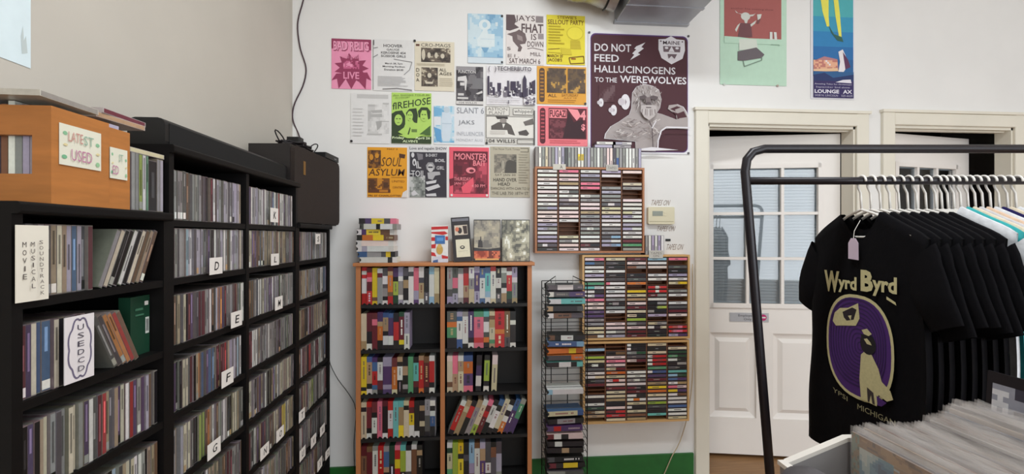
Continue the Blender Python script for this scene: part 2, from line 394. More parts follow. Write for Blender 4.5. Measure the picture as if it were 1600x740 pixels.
# column two
a, b = COLS[1][0] + TB, COLS[1][1] - TB / 2 - .002
fill(a + .002, b, SZ[0], 'ggGbwggGkmwlgllglltcw', 'on top shelf below the soundbar')
fill(a + .002, b, SZ[1], 'gGgswGllGlkwglwgllglgl', 'beside the D card')
fill(a + .002, b, SZ[2], 'btckkGmgwbooyGggmgwc', 'beside the E card')
fill(a + .002, b, SZ[3], 'pkcGkouGuGmmrGlGssu', 'beside the F card')
fill(a + .002, b, SZ[4], 'gtccGkhhbotwgwgkbctGl', 'beside the G card')
fill(a + .002, b, SZ[5], 'btcGkgtGbmgGg', 'below the G card')
# columns three and four: too many and too small to pick apart
a, b = COLS[2][0] + TB / 2 + .002, COLS[2][1] - TB
for z, s in zip(SZ[:7], ('wglgwgguwrwgglwl', 'cpbbtttbbtGgs', 'bgwlgwlwGggl', 'mwgGwgGkgGgG', 'ckbtkttctcGg', 'mwpmGbcbyctG', 'gGltgGbt')): fill(a, b, z, s)
a, b = COLS[3][0] + TB + .001, COLS[3][1] - TB - .001
for z, s in zip(SZ[1:8], ('gtlglwgggw', 'btbglgGwul', 'tbkmbttcbm', 'bmrGmwGu', 'gtchgGgm', 'wGgGGkGg', 'tGbtbGkg')): fill(a, b, z, s)
o = REST.build('compact_discs', PLASTIC); tag(o, 'hundreds of CD cases filling the two far shelf columns', 'CDs', kind='stuff')

# cards
M_card = mat('white_card', (236, 230, 224), 0.7, var=0.03)
def letter_card(ch, px, py, wpx=19, hpx=25, x=SX + .012):
    c = onX(px, py, x); k = hpx * abs(x / ray(px, py)[0]) / F; hw = .031; hh = k / 2
    o = MB().box((x - .0012, c.y - hw, c.z - hh), (x, c.y + hw, c.z + hh)).build('letter_card', M_card, origin=(x, c.y, c.z - hh))
    tag(o, 'small white index card lettered %s on the CD shelf' % ch, 'card', 'letter cards')
    lay(o, (x, c.y - hw, c.z + hh), (0, 2 * hw, 0), (0, 0, -2 * hh), (1, 0, 0), [T((25, 22, 25), ch, .34, .25, .68, .76, .01, .12)])
for ch, px, py, hp in (('K', 429, 336, 22), ('D', 338, 415, 26), ('L', 430, 405, 18), ('S', 497, 373, 16), ('E', 370, 498, 24), ('M', 436, 473, 20), ('F', 356, 589, 25), ('G', 335, 700, 24),
                       ('O', 438, 677, 18), ('N', 414, 704, 19), ('T', 472, 648, 17), ('W', 504, 671, 14), ('V', 490, 688, 16), ('U', 473, 708, 17), ('Z', 512, 708, 13), ('X', 500, 724, 16)):
    letter_card(ch, px, py, hpx=hp)
def plane_card(name, label, x0, y0, x1, y1, x, items, col=(232, 226, 212), mt=PAPER, cat='sign'):
    A = onX(x0, y0, x); Bq = onX(x1, y1, x); C0 = onX(x0, y1, x)
    zt = A.z; zb = onX((x0 + x1) / 2, y1, x).z
    o = MB().box((x - .0015, A.y, zb), (x, Bq.y, zt), col).build(name, mt, origin=(x, (A.y + Bq.y) / 2, zb)); tag(o, label, cat)
    lay(o, (x, A.y, zt), (0, Bq.y - A.y, 0), (0, 0, zb - zt), (1, 0, 0), items); return o
ink = (96, 88, 84)
def col_text(s, u, v0, v1, c=ink, wd=.12):
    n = len(s); return [T(c, ch, u - (wd / 2 if ch != 'I' else wd / 6), v0 + (v1 - v0) * k / n, u + (wd / 2 if ch != 'I' else wd / 6), v0 + (v1 - v0) * (k + .66) / n) for k, ch in enumerate(s)]
plane_card('shelf_card', 'tall cream card lettered movie musical soundtrack', 25, 351, 76, 470, SX + .006, col_text('MOVIE', .24, .22, .74) + col_text('MUSICAL', .47, .22, .86) + col_text('SOUNDTRACK', .70, .20, .95))
cl = []
for k in range(60):
    t = 2 * math.pi * k / 60; rr = 1 + .13 * abs(math.sin(4 * t)) ; cl.append((.5 + .36 * rr * math.cos(t), .5 + .42 * rr * math.sin(t)))
plane_card('shelf_card', 'white card reading USED CD inside a drawn cloud', 101, 497, 147, 594, SX + .006, [L((110, 102, 128), cl + cl[:1], .014)] + col_text('USED CD'.replace(' ', ''), .52, .14, .90, (70, 66, 80), .22), (230, 224, 226))

# wooden crates with CDs on the low unit
M_crate = mat('crate_pine', (182, 116, 56), 0.5, var=0.16, scale=9, stretch=(1, 1, 7))
ZT = TL + .0204
def crate(label, y0, y1, x1, ht):
    x0 = x1 - .225; root = empty('wooden_crate', ((x0 + x1) / 2, (y0 + y1) / 2, ZT)); tag(root, label, 'crate', 'pine crates of used CDs')
    t = .011
    MB().box((x1 - t, y0, ZT), (x1, y1, ZT + ht)).build('side_board', M_crate, root); MB().box((x0, y0, ZT), (x0 + t, y1, ZT + ht)).build('side_board', M_crate, root)
    for ya in (y0, y1 - t):
        MB().box((x0 + t, ya, ZT), (x1 - t, ya + t, ZT + .052)).build('end_slat', M_crate, root); MB().box((x0 + t, ya, ZT + ht - .052), (x1 - t, ya + t, ZT + ht)).build('end_slat', M_crate, root)
        MB().box((x1 - t - .02, ya, ZT + .052), (x1 - t, ya + t, ZT + ht - .052)).build('corner_post', M_crate, root)
    MB().box((x0 + t, y0 + t, ZT), (x1 - t, y1 - t, ZT + .006)).build('base_board', M_crate, root)
    return root
cx = SX - .002
yA, yB = onX(80, 370, cx).y, onX(171, 370, cx).y; yC = onX(206, 370, cx).y
crate('pine crate with full latest used sign, nearest on shelf top', yA, yB - .001, cx, .172)
crate('pine crate partly hidden behind the nearest crate', yB + .002, yC, cx - .004, .166)
for nm, (q0, q1), xx, lab in (('a', (yA + .014, yB - .014), cx, 'inside the nearest pine crate'), ('b', (yB + .015, yC - .013), cx - .004, 'inside the second pine crate')):
    for k in range(17):
        xr = xx - .013 - k * .0118; c = random.choice('gGlwgb')
        m = MB().box((xr - .0104, q0, ZT + .03), (xr, q0 + min(.142, q1 - q0), ZT + .165 + random.uniform(.006, .018)), vary((150, 146, 140), 18))
        for i in (2, 3): m.c[i] = vary(c)
        o = m.build('compact_disc', PLASTIC, origin=(xr - .005, q0, ZT + .03)); tag(o, '%s CD case standing %s' % (CN[c], lab), 'CD', 'CDs ' + lab)
def latest(lab, px0, py0, px1, py1, x, items): plane_card('crate_sign', lab, px0, py0, px1, py1, x, items, (226, 224, 208))
A = onX(93, 191, cx + .002); Bq = onX(158, 190, cx + .002)
def crate_sign(lab, px0, px1, ztop, zbot, x, items):
    ya, yb = onX(px0, 370, x).y, onX(px1, 370, x).y
    o = MB().box((x - .001, ya, zbot), (x, yb, ztop), (228, 226, 208)).build('paper_sign', PAPER, origin=(x, ya, zbot)); tag(o, lab, 'sign', 'latest used signs')
    lay(o, (x, ya, ztop), (0, yb - ya, 0), (0, 0, zbot - ztop), (1, 0, 0), items)
leaf = [E((140, 190, 150), .12, .22, .05, .05), E((140, 190, 150), .9, .34, .05, .05), E((120, 180, 140), .1, .80, .06, .05), E((150, 195, 150), .9, .85, .05, .06), E((225, 210, 160), .12, .5, .05, .03), E((225, 210, 160), .9, .58, .05, .03)]
zt = onX(93, 191, cx + .002).z; zb = onX(93, 256, cx + .002).z
crate_sign('hand-lettered LATEST USED paper sign, fully visible, on nearest crate', 93, 158, zt, zb, cx + .002, leaf + [T((205, 150, 140), 'LATE', .18, .16, .52, .40), T((150, 180, 160), 'ST', .54, .18, .78, .42), T((190, 130, 160), 'USED', .24, .58, .74, .86)])
crate_sign('LATEST USED paper sign cut off behind the nearest crate', 172, 199, onX(169, 228, cx).z, onX(169, 277, cx).z, cx - .001, leaf + [T((150, 180, 160), 'ST', .46, .18, .70, .42), T((190, 130, 160), 'ED', .10, .58, .44, .86)])
def flat_cd(yc, xc, z, col, lab, rot=0, th=.0104, hw=.0625):
    m = MB().box((-.071, -hw, 0), (.071, hw, th), vary((190, 180, 172), 10)).box((.0705, -hw + .0025, .001), (.0713, hw - .0025, th - .001), vary(col))
    o = m.build('compact_disc', PLASTIC); o.location = (xc, yc, z); o.rotation_euler.z = rot; tag(o, lab, 'CD', 'CDs lying flat on the crates')
flat_cd(yA + .042, cx - .075, ZT + .184, 'g', 'CD case lying flat on the nearest crate', .03)
flat_cd(yC - .004, cx - .085, ZT + .184, 't', 'lower of two CD cases lying flat on the second crate', -.05)
flat_cd(yC + .002, cx - .087, ZT + .1948, 'm', 'upper of two CD cases lying flat on the second crate', .04)
y = yC + .004; B = 'standing on shelf top beside the crates'; n_ = 0
for c, th, hh in (('g', .0104, .127), ('g', .0104, .127), ('h', .0104, .127), ('w', .0104, .127), ('e', .008, .127), ('k', .026, .118), ('g', .0104, .125), ('l', .0104, .125), ('G', .0104, .123)):
    if y + th > COLS[0][1] - .004: break
    cd(y, ZT, th, c, B, hh=hh); y += th + .0004
flat_cd((yC + COLS[0][1]) / 2, SX - .08, ZT + .1280, 'c', 'cream CD case lying across the upright CDs beside the crates', 0, hw=(COLS[0][1] - yC) / 2 - .003)

# soundbar, speaker, cables
M_sb = mat('black_plastic', (13, 12, 13), 0.5, var=0.1, scale=60)
M_cloth = mat('speaker_grille_cloth', (42, 32, 27), 0.9, var=0.25, scale=220, bump=0.2)
zs = H + .205 + .0212
root = MB().bev((-.872, 1.20, zs), (-.782, 1.935, zs + .076), .018, 'y').build('soundbar', M_sb, origin=(-.827, 1.56, zs)); tag(root, 'long black soundbar lying on the tall CD shelf', 'soundbar')
MB().box((-.7825, 1.215, zs + .012), (-.781, 1.92, zs + .064)).build('grille', mat('black_grille', (14, 13, 14), 0.8, var=.2, scale=300), root)
MB().box((-.86, 1.30, zs - .0005), (-.80, 1.36, zs + .004)).build('foot', M_sb, root)
sp0 = Vector((-.765, 1.950, ZT)); ang = math.atan2(.035, .515)
SM = Matrix.Translation(sp0) @ Matrix.Rotation(-ang, 4, 'Z')
o = empty('loudspeaker', sp0); tag(o, 'dark brown loudspeaker in the corner on the CD shelf', 'speaker')
MB().box((-.185, 0, 0), (-.012, .515, .335)).xf(SM).build('cabinet', mat('speaker_cabinet', (34, 29, 28), 0.5, var=.2, scale=12, stretch=(1, 1, 8)), o)
MB().bev((-.012, .004, .004), (.006, .511, .331), .028, 'x').xf(SM).build('grille', M_cloth, o)
MB().box((.006, .085, .215), (.0075, .105, .275)).xf(SM).build('badge', mat('gold_badge', (150, 120, 70), 0.35, metal=.6), o)
MB().box((.004, .27, .0002), (.012, .30, .004)).xf(SM).build('foot', M_sb, o)
zt = ZT + .335
M_cab = mat('black_cable', (22, 16, 20), 0.5)
def spk(x, y, z=0): return SM @ Vector((x, y, .335 + z))
m = MB(); pts = []
for k in range(70):
    t = k / 69 * 2 * math.pi * 4.5; r = .075 + .018 * math.sin(k * 1.7); pts.append(spk(-.085 + r * .75 * math.cos(t), .20 + r * 1.25 * math.sin(t), .0115 + .026 * k / 69 + .006 * math.sin(k * 2.3)))
m.tube(pts, .0045, 5); 
o = m.build('cable_coil', M_cab, origin=spk(-.085, .20), smooth=True); tag(o, 'tangled coil of black cable on top of the speaker', 'cable')
for s in (0, 1):
    q = [spk(-.10 + .05 * s, .10 + .22 * s + .05 * math.sin(k * .5) * (1 if s else -1), .02 + .05 * math.sin(k / 9 * math.pi)) for k in range(10)]
    MB().tube(q, .003, 5).build('loop', M_cab, o)
m = MB().bev(Vector((0, 0, 0)), Vector((.06, .05, .03)), .006, 'z'); m.xf(Matrix.Translation(spk(-.11, .17, .036))); o = m.build('power_adapter', M_sb, origin=spk(-.08, .19, .036)); tag(o, 'small black power adapter sitting on the cable coil', 'adapter')
m = MB().bev((-.075, .335, .3353), (.005, .505, .362), .004, 'z').xf(SM); o = m.build('media_box', M_sb, origin=spk(-.03, .40)); tag(o, 'flat black electronic box on the far end of the speaker', 'electronics')
MB().box((.005, .44, .343), (.006, .47, .349)).xf(SM).build('port', mat('port_grey', (110, 110, 112), .4), o)
pts = []
for (px, py) in ((478, -30), (474, 0), (467, 25), (465, 45), (469, 75), (477, 100), (478, 115), (473, 135), (461, 160), (457, 178), (459, 192), (466, 208)): pts.append(onY(px, py, WY - .006))
def smooth(p, k=3):
    out = []
    for i in range(len(p) - 1):
        p0, p1, p2, p3 = p[max(i - 1, 0)], p[i], p[i + 1], p[min(i + 2, len(p) - 1)]
        for j in range(k):
            t = j / k; out.append(.5 * ((2 * p1) + (p2 - p0) * t + (2 * p0 - 5 * p1 + 4 * p2 - p3) * t * t + (3 * p1 - p0 - 3 * p2 + p3) * t ** 3))
    return out + [p[-1]]
pts += [Vector((-.90, 2.42, zt + .07)), spk(-.10, .26, .045)]
o = MB().tube(smooth(pts), .0035, 6).build('wall_cable', mat('maroon_cable', (60, 34, 44), .5), origin=spk(-.10, .26, .045), smooth=True); tag(o, 'dark wavy cable running down the wall to the speaker', 'cable')
pts = [onY(*p, WY - .017) for p in ((513, 545), (516, 568), (528, 592), (545, 615), (556, 640), (553, 690), (554, 735))]
o = MB().tube(smooth(pts), .0018, 5).build('thin_wire', M_cab, origin=pts[-1], smooth=True); tag(o, 'thin dark wire on the wall between CD shelf and bookcase', 'wire')
# pale sheet on the left wall
A = onX(-40, 60, WX); Bq = onX(47, 107, WX)
o = MB().box((WX, A.y, Bq.z), (WX + .0015, Bq.y, Bq.z + .62), (222, 236, 240)).build('pale_sheet', PAPER, origin=(WX, Bq.y - .2, Bq.z)); tag(o, 'large pale blue-white sheet hanging on the left wall', 'poster')
lay(o, (WX + .0015, A.y, Bq.z + .62), (0, Bq.y - A.y, 0), (0, 0, -.62), (1, 0, 0), [P((196, 206, 205), (.80, .90), (.84, .86), (.86, .91), (.90, .89), (.93, .95), (.82, .96))])

# ------------------------------------------------------------------ VHS bookcase
BY = 2.36
bx0, bx1 = onY(556, 370, BY).x, onY(831, 370, BY).x
bzt = onY(690, 410, BY).z
M_oak = mat('bookcase_oak', (176, 112, 68), 0.5, var=0.14, scale=10, stretch=(1, 1, .15))
M_oakh = mat('bookcase_oak_top', (188, 122, 74), 0.45, var=0.14, scale=10, stretch=(.15, 1, 1))
M_bk = mat('bookcase_black', (13, 11, 11), 0.6, var=0.15, scale=14)
bc = empty('bookcase', ((bx0 + bx1) / 2, (BY + WY) / 2, 0)); tag(bc, 'oak-edged black bookcase full of VHS tapes', 'bookcase')
MB().bev((bx0 - .012, BY - .012, bzt - .018), (bx1 + .014, WY - .004, bzt), .004, 'x').build('top_board', M_oakh, bc)
e = .023
mid = onY(691.5, 370, BY).x
for x in (bx0, mid - e / 2, bx1 - e):
    q = MB().box((x, BY + .012, 0), (x + e, WY - .016, bzt - .018)).build('upright', M_bk, bc); MB().box((x, BY, 0), (x + e, BY + .012, bzt - .018)).build('edge_strip', M_oak, q)
MB().box((bx0 + e, WY - .023, 0), (bx1 - e, WY - .016, bzt - .018)).build('back_panel', M_bk, bc)
SHZ = [onY(690, py, BY).z for py in (475, 545, 614, 682.5)]; SHZ.append(SHZ[-1] - .231); 
for zz in SHZ:
    for a, b in ((bx0 + e, mid - e / 2), (mid + e / 2, bx1 - e)): MB().box((a, BY + .004, zz - .017), (b, WY - .023, zz)).build('shelf_board', M_bk, bc)
M_tape = mat('vhs_shell', (20, 19, 21), 0.4, var=.1)
def parse(s):
    out = []; i = 0
    while i < len(s):
        c = s[i]; i += 1; n = ''
        while i < len(s) and s[i].isdigit(): n += s[i]; i += 1
        out.append((c, int(n or 1)))
    return out
def main_col(b):
    d = {}
    for c, n in b: d[c] = d.get(c, 0) + n
    return CN[max(d, key=d.get)]
CASS = None
def vhs(th, bands, name='vhs_tape', hh=.190, dp=.105, jit=10):
    """sleeve standing upright, spine towards -Y, origin at the bottom front left; a thumb notch shows the black cassette inside"""
    global CASS
    m = MB(); tot = sum(n for c, n in bands); z = hh; r = min(.0085, th * .34); body = vary(bands[0][0], jit)
    k = 7; arc = [(th / 2 + r * math.cos(math.pi * q / k), .0 + r * .95 * math.sin(math.pi * q / k)) for q in range(k + 1)]   # right to left
    for i, (c, n) in enumerate(bands):
        zb = 0 if i == len(bands) - 1 else z - hh * n / tot; col = tuple(v * .86 for v in vary(c, jit))
        if zb == 0: m.add([(0, 0, z), (0, 0, 0)] + [(x, 0, y) for x, y in arc[::-1]] + [(th, 0, 0), (th, 0, z)], [list(range(k + 5))], col)
        else: m.add([(0, 0, z), (0, 0, zb), (th, 0, zb), (th, 0, z)], [(0, 1, 2, 3)], col)
        if n / tot > .25 and random.random() < .55:
            ic = vary(random.choice('gwtcgk') if sum(C(c)) < 380 else random.choice('kkmpG'), 20); za = z - (z - zb) * .14; zc = z - (z - zb) * random.uniform(.5, .85)
            wd = random.uniform(.10, .17) * th; nn = random.randint(8, 15)
            if zc > .012:
                for q in range(nn):
                    if random.random() < .85:
                        t0 = za + (zc - za) * q / nn; t1 = za + (zc - za) * (q + .7) / nn
                        m.add([(th / 2 - wd, -.0003, t0), (th / 2 - wd, -.0003, t1), (th / 2 + wd, -.0003, t1), (th / 2 + wd, -.0003, t0)], [(0, 1, 2, 3)], ic)
        z = zb
    m.add([(0, 0, 0), (0, dp, 0), (0, dp, hh), (0, 0, hh), (th, 0, 0), (th, dp, 0), (th, dp, hh), (th, 0, hh)], [(3, 2, 1, 0), (4, 5, 6, 7), (2, 3, 7, 6), (1, 2, 6, 5)], body)
    o = m.build(name, PRINT)
    if CASS is None:
        CASS = MB().box((.0015, .0015, .0005), (.0235, .102, .187)).build('cassette', M_tape, o, local=True)
    else:
        c = CASS.copy(); COL.objects.link(c); c.parent = o
    c = o.children[0]; c.scale.x = (th - .003) / .022 if th > .024 else (th - .0015) / .0238; c.scale.z = hh / .190
    return o
ROWN = ['top', 'second', 'third', 'fourth', 'bottom visible']
def vrow(row, side, p0, p1, items, gaps=()):
    z = SHZ[row] + .0004; x0, x1 = onY(p0, 370, BY + .008).x, onY(p1, 370, BY + .008).x
    ws = [1.7 if s[0] == '*' else 1 for s in items]; gp = [1.0 * (k in gaps) for k in range(len(items))]
    unit = (x1 - x0) / (sum(ws) + sum(gp) * .45); x = x0
    for k, s in enumerate(items):
        x += gp[k] * .45 * unit; th = unit * ws[k] - .0006; b = parse(s.strip('*'))
        o = vhs(th, b, hh=.190 + random.choice((0, 0, 0, .004, -.003))); o.location = (x, BY + .008 + random.uniform(0, .006), z)
        if k in gaps and s[0] != '*': o.rotation_euler.y = .04; o.location.z += .0014
        tag(o, '%s VHS tape, %s from left, %s shelf, %s half of bookcase' % (main_col(b), ORD[k], ROWN[row], side), 'VHS tape', 'VHS tapes in the bookcase'); x += unit * ws[k]
vrow(0, 'left', 565, 686.5, 'r1w1r1w4r3 m1r1i1m2r3 y8b1y1 w1m1g6 G2w2G1g2k1w1 m1t1o4b1r2 p2k1h3n2 l2w1g3w1l1 G2k1t2k3w1 w1G1w6 i5l2p1 w2G1t3w1 k2G1 s1w3s1 c5t2'.split())
vrow(0, 'right', 698.5, 808.5, 'g3G1l1 G2i2G1l2 g1f1w3g1 m1r2t2m1 w3g3c4 l1p3l2 u2w4u1 u1a3s1w1 r1w6c1 k2w2k1G2 w1g2k1w1t2 m1w1r4n2k1 l2w1g3t1'.split())
vrow(1, 'left', 564.2, 640, 'c6t2 m3k2w1 m1i1m4 p2t1o3k2 u1t3k1w2k1 u1p4w2k1 k2r4k2 n1m5y1k1 l4w3'.split())
vrow(1, 'right', 698.5, 806, '*G2o1e2k2* l1u1w4u2 g1w6k1 p5k1w1 *e1i4r1i1* a1G1w2G1o1k1 c1b1t2c3e1t1 *r4o1r3* b5G2 k2w1k4w1'.split())
vrow(2, 'left', 564.2, 679, 'y8k1y1 u1t4k1w1 p1u2r3u1g1 k1w4m2k1 *l2p4l1p1* m2o5c1 t1k1w3k3 k2t2k2g1k1 e6 k1a3m1k1 t1r6o1 b1m4k1 w1r4k1w1'.split())
vrow(2, 'right', 698.5, 776, 'f1c4b1c1 i3t3 w1t2c4 *u1o2p2i1* k2p2w2k1 k1h4k1w1 f2c6'.split(), gaps=(4, 5, 6))
vrow(3, 'left', 564.2, 680, 'c1k1c6 r1m4k1w1 m2k1w3k1 i5 m1k5w1 r2w4r2 a5 a1t3y2 c1k1c6 r1m1y2w2 k5w1 k1t1k2c1k2 g3G3k1 w1k1w1u2k2'.split())
# leaning row
its = 'w1r5k1 t1c1t4 k1r2k3 t1g4 w1c4h2 i1m1r1m3 k1w3k2 u1k1w3k1 c6k1 k1w1k1w1o2 u2p4 g1e3p3'.split()
x = onY(699.5, 370, BY).x
for k, s in enumerate(its):
    b = parse(s); o = vhs(.0262, b); o.location = (x, BY + .008 + random.uniform(0, .005), SHZ[3] + .001); o.rotation_euler.y = .40; x += .0266 / math.cos(.40)
    o.location.z += .0262 * math.sin(.40)
    tag(o, '%s VHS tape leaning right, %s from left, fourth shelf of bookcase' % (main_col(b), ORD[k]), 'VHS tape', 'VHS tapes in the bookcase')
vrow(4, 'left', 564.2, 660, 'm2b4m2 b1m5h1 g1w6G1 r6o1 g1u3t1k2 n3k3 i1r2y2r3 a1h4k2 k1w4G2 w1b6g1 k1t1k4w1'.split())
vrow(4, 'right', 698.5, 784, 'w1n1c3e2 h6e1 y2k1y4 k2G1k3 s4l2b1 b1w6 l1t2p3 G4w2k1 k1b2G4 G2l3g1'.split())
# stack on the bookcase
z = bzt + .0004
for k, (s, dx, rz) in enumerate((('w6k1w1', .006, .0), ('u2g3G1y1k1', -.004, .03), ('w1l1w4w1', -.010, -.02), ('w1f5w1', -.012, .03), ('k1o2y2b2', -.008, .0), ('w1p1y3b2w1', -.008, .04), ('G1w3k1w3g1', .006, -.05), ('k1p1y2G1i1', .002, .06))):
    b = parse(s); o = vhs(.0285, b[::-1]); o.rotation_euler = (0, math.pi / 2, rz); xl = onY(559, 370, BY).x + dx
    o.location = (xl, BY + .012, z + .0285); z += .0288
    nm = ['bottom', 'seventh from top', 'sixth from top', 'fifth from top', 'fourth from top', 'third from top', 'second from top', 'topmost'][k]
    tag(o, '%s VHS tape, %s of flat stack on bookcase' % (main_col(b), nm), 'VHS tape', 'VHS tapes stacked on the bookcase')
def face_box(name, label, px0, py0, px1, py1, y, dep, items, col, tilt=0, cat='VHS tape', back=.0):
    A = onY(px0, py0, y); Bq = onY(px1, py1, y); wv = Bq.x - A.x; z0 = bzt; hv = A.z - z0
    M = Matrix.Translation((A.x, y, z0 + .0005)) @ Matrix.Rotation(tilt, 4, 'Y')
    o = empty(name, (A.x, y, z0)); tag(o, label, cat, 'boxes standing on the bookcase')
    MB().bev((0, 0, 0), (wv, dep, hv), .0025, 'y', C(col)).xf(M).build('box_body', PRINT, o)
    Rm = M.to_3x3(); lay(o, M @ Vector((0, 0, hv)), Rm @ Vector((wv, 0, 0)), Rm @ Vector((0, 0, -hv)), Vector((0, -1, 0)), items, PRINT); return o
face_box('vhs_box', 'red, white and blue striped box with gold figure on bookcase', 674, 352, 700, 409, BY + .02, .03,
         [P('r', (0, .04), (1, .02), (1, .10), (0, .12)), P('r', (0, .18), (.8, .16), (1, .22), (.7, .26), (0, .22)), P('r', (0, .32), (.25, .32), (.25, .42), (0, .42)), P('r', (0, .52), (.28, .50), (.25, .62), (0, .62)), P('r', (0, .72), (.2, .74), (.3, .84), (0, .82)),
          P('r', (.85, .3), (1, .3), (1, .4), (.85, .4)), R((60, 110, 170), .22, .27, .82, .50), R((90, 150, 210), .32, .33, .72, .42), E((200, 160, 80), .5, .66, .2, .13), E((210, 175, 100), .5, .56, .12, .06), P((205, 205, 215), (.1, .86), (.9, .8), (1, 1), (.05, 1)), P('u', (.1, .95), (.4, .92), (.4, 1), (.1, 1)), P('r', (.62, .8), (1, .84), (1, .9), (.64, .9))], 'w')
face_box('vhs_box', 'dark clamshell box with two pale panels, tilted, on bookcase', 709, 340, 738, 406, BY + .03, .03,
         [R((120, 120, 128), .06, .03, .94, .09), R((60, 56, 60), 0, .12, 1, .13), R((214, 200, 182), .16, .18, .86, .40), E((52, 44, 44), .44, .30, .12, .07), P((60, 46, 44), (.6, .2), (.84, .2), (.84, .38), (.66, .38)), E((214, 120, 90), .3, .27, .10, .05), R((228, 222, 196), .18, .50, .92, .90), E((60, 58, 54), .52, .68, .13, .04), R((228, 222, 196), .46, .66, .58, .69), R((200, 194, 170), .3, .76, .8, .77)], (44, 40, 42), tilt=-.07)
def sky(u, v): return -.35 + v * .2
face_box('vhs_box', 'box with grey sky and red ground picture on bookcase', 740, 343, 782, 406, BY + .045, .028,
         [Z(.02, .02, .98, .70, 16, 16, [(122, 118, 112), (150, 144, 132), (172, 164, 146), (190, 180, 156)], 3, 3), Z(.02, .70, .98, .92, 16, 6, [(150, 62, 44), (190, 88, 62), (214, 118, 82), (120, 50, 40)], 5, 4), P((66, 62, 62), (.18, .48), (.24, .48), (.25, .40), (.28, .40), (.29, .50), (.32, .50), (.34, .66), (.16, .66)), P((60, 56, 58), (.02, .66), (.5, .70), (.98, .66), (.98, .74), (.02, .74)), R((226, 170, 100), .06, .92, .94, .96)], (40, 36, 36))
face_box('vhs_box', 'silver foil box, rightmost on the bookcase', 784, 343, 828, 406, BY + .045, .028,
         [Z(.02, .02, .98, .98, 22, 26, [(92, 92, 84), (128, 126, 112), (172, 168, 146), (196, 192, 170), (238, 238, 226)], 9, 3.2, lambda u, v: .35 if .5 < u < .85 and math.sin(v * 40 + u * 9) > 0 else -.05)], (70, 70, 66))

# ------------------------------------------------------------------ cassette racks
RY = WY - .078
M_rack = mat('rack_wood', (170, 112, 74), 0.5, var=0.15, scale=12, stretch=(.3, 1, 1))
M_rack2 = mat('rack_light_wood', (206, 164, 108), 0.5, var=0.12, scale=12, stretch=(.3, 1, 1))
M_slot = mat('rack_slot_wood', (128, 84, 58), 0.6, var=0.15, scale=12)
def cassette(x, z, wd, ht, s, y, rot=0):
    b = parse(s); m = MB(); m.box((0, .0006, 0), (wd, .066, ht), vary((74, 66, 70), 10)); u = .001; tot = sum(n for c, n in b)
    for c, n in b:
        e_ = u + (wd - .002) * n / tot; m.add([(u, 0, .0022), (e_, 0, .0022), (e_, 0, ht - .0018), (u, 0, ht - .0018)], [(0, 1, 2, 3)], vary(c, 9)); u = e_
    c = b[0][0]
    if random.random() < .6:
        ic = vary('G' if sum(C(c)) > 380 else 'g', 20); p = random.uniform(.1, .5); q = p + random.uniform(.15, .4)
        m.add([(wd * p, -.0002, ht * .40), (wd * q, -.0002, ht * .40), (wd * q, -.0002, ht * .62), (wd * p, -.0002, ht * .62)], [(0, 1, 2, 3)], ic)
    o = m.build('cassette_tape', PRINT); o.location = (x, y, z); o.rotation_euler.y = rot; return o
CNAME = ['leftmost column', 'second column', 'middle column', 'fourth column', 'rightmost column']
def rack(label, which, p0, p1, ptop, pbot, cols, wood, y=RY):
    x0, x1 = onY(p0, 370, y).x, onY(p1, 370, y).x; xm = (p0 + p1) / 2; zt, zb = onY(xm, ptop, y).z, onY(xm, pbot, y).z; t = .011
    root = empty('tape_rack', ((x0 + x1) / 2, WY - .04, zb)); tag(root, label, 'tape rack', 'wooden cassette racks')
    MB().box((x0, y, zb), (x0 + t, WY, zt)).build('side_board', wood, root); MB().box((x1 - t, y, zb), (x1, WY, zt)).build('side_board', wood, root)
    MB().box((x0 + t, y, zt - t), (x1 - t, WY, zt)).build('top_board', wood, root); MB().box((x0 + t, y, zb), (x1 - t, WY, zb + t)).build('bottom_board', wood, root)
    MB().box((x0 + t, WY - .006, zb + t), (x1 - t, WY - .001, zt - t)).build('back_panel', M_slot, root)
    n = len(cols); rows = 20; pw = (x1 - x0 - 2 * t + .004) / n; ph = (zt - zb - 2 * t) / rows
    for k in range(1, n): MB().box((x0 + t + pw * k - .004, y + .006, zb + t), (x0 + t + pw * k, WY - .006, zt - t)).build('partition', M_slot, root)
    sl = MB()
    for k in range(n):
        for r in range(1, rows): sl.box((x0 + t + pw * k, y + .010, zt - t - ph * r - .0008), (x0 + t + pw * k + pw - .004, WY - .006, zt - t - ph * r + .0008))
    s_ = sl.build('slot_shelves', M_slot, root); tag(s_, kind='stuff')
    for k, cs in enumerate(cols):
        for r, c in enumerate(cs.split()[:rows]):
            if c == '.': continue
            wd = min(.109, pw - .006); o = cassette(x0 + t + pw * k + (pw - .004 - wd) / 2, zt - t - ph * (r + 1) + .0011, wd, min(.0172, ph - .003), c, y + random.uniform(.001, .004))
            tag(o, '%s cassette, %s row from top, %s of %s' % (main_col(parse(c)), ORD[r], CNAME[k], which), 'cassette', 'cassettes in the wooden racks')
    return x0, x1, zt, zb
U = rack('wooden cassette rack below the werewolf poster', 'upper rack', 836, 1007, 261, 395,
     ['w w f w w f w w w g1l1 f f f l l1g1 w l l G1w1G2 k',
      'i f f t w w1G1 w g1w1 G w f f w . . . c g2w1 f f',
      'w l G i i . w1g1 g f f t g g g g1w1g1 g w w m1k1 w',
      'l w . . g l g g G1w1G1 c c l w w g g G1s1 l1w1 l1s1 .',
      'f . . c g . . f w w c1w1 l1w1 w l l1w1 w w m e g'], M_rack)
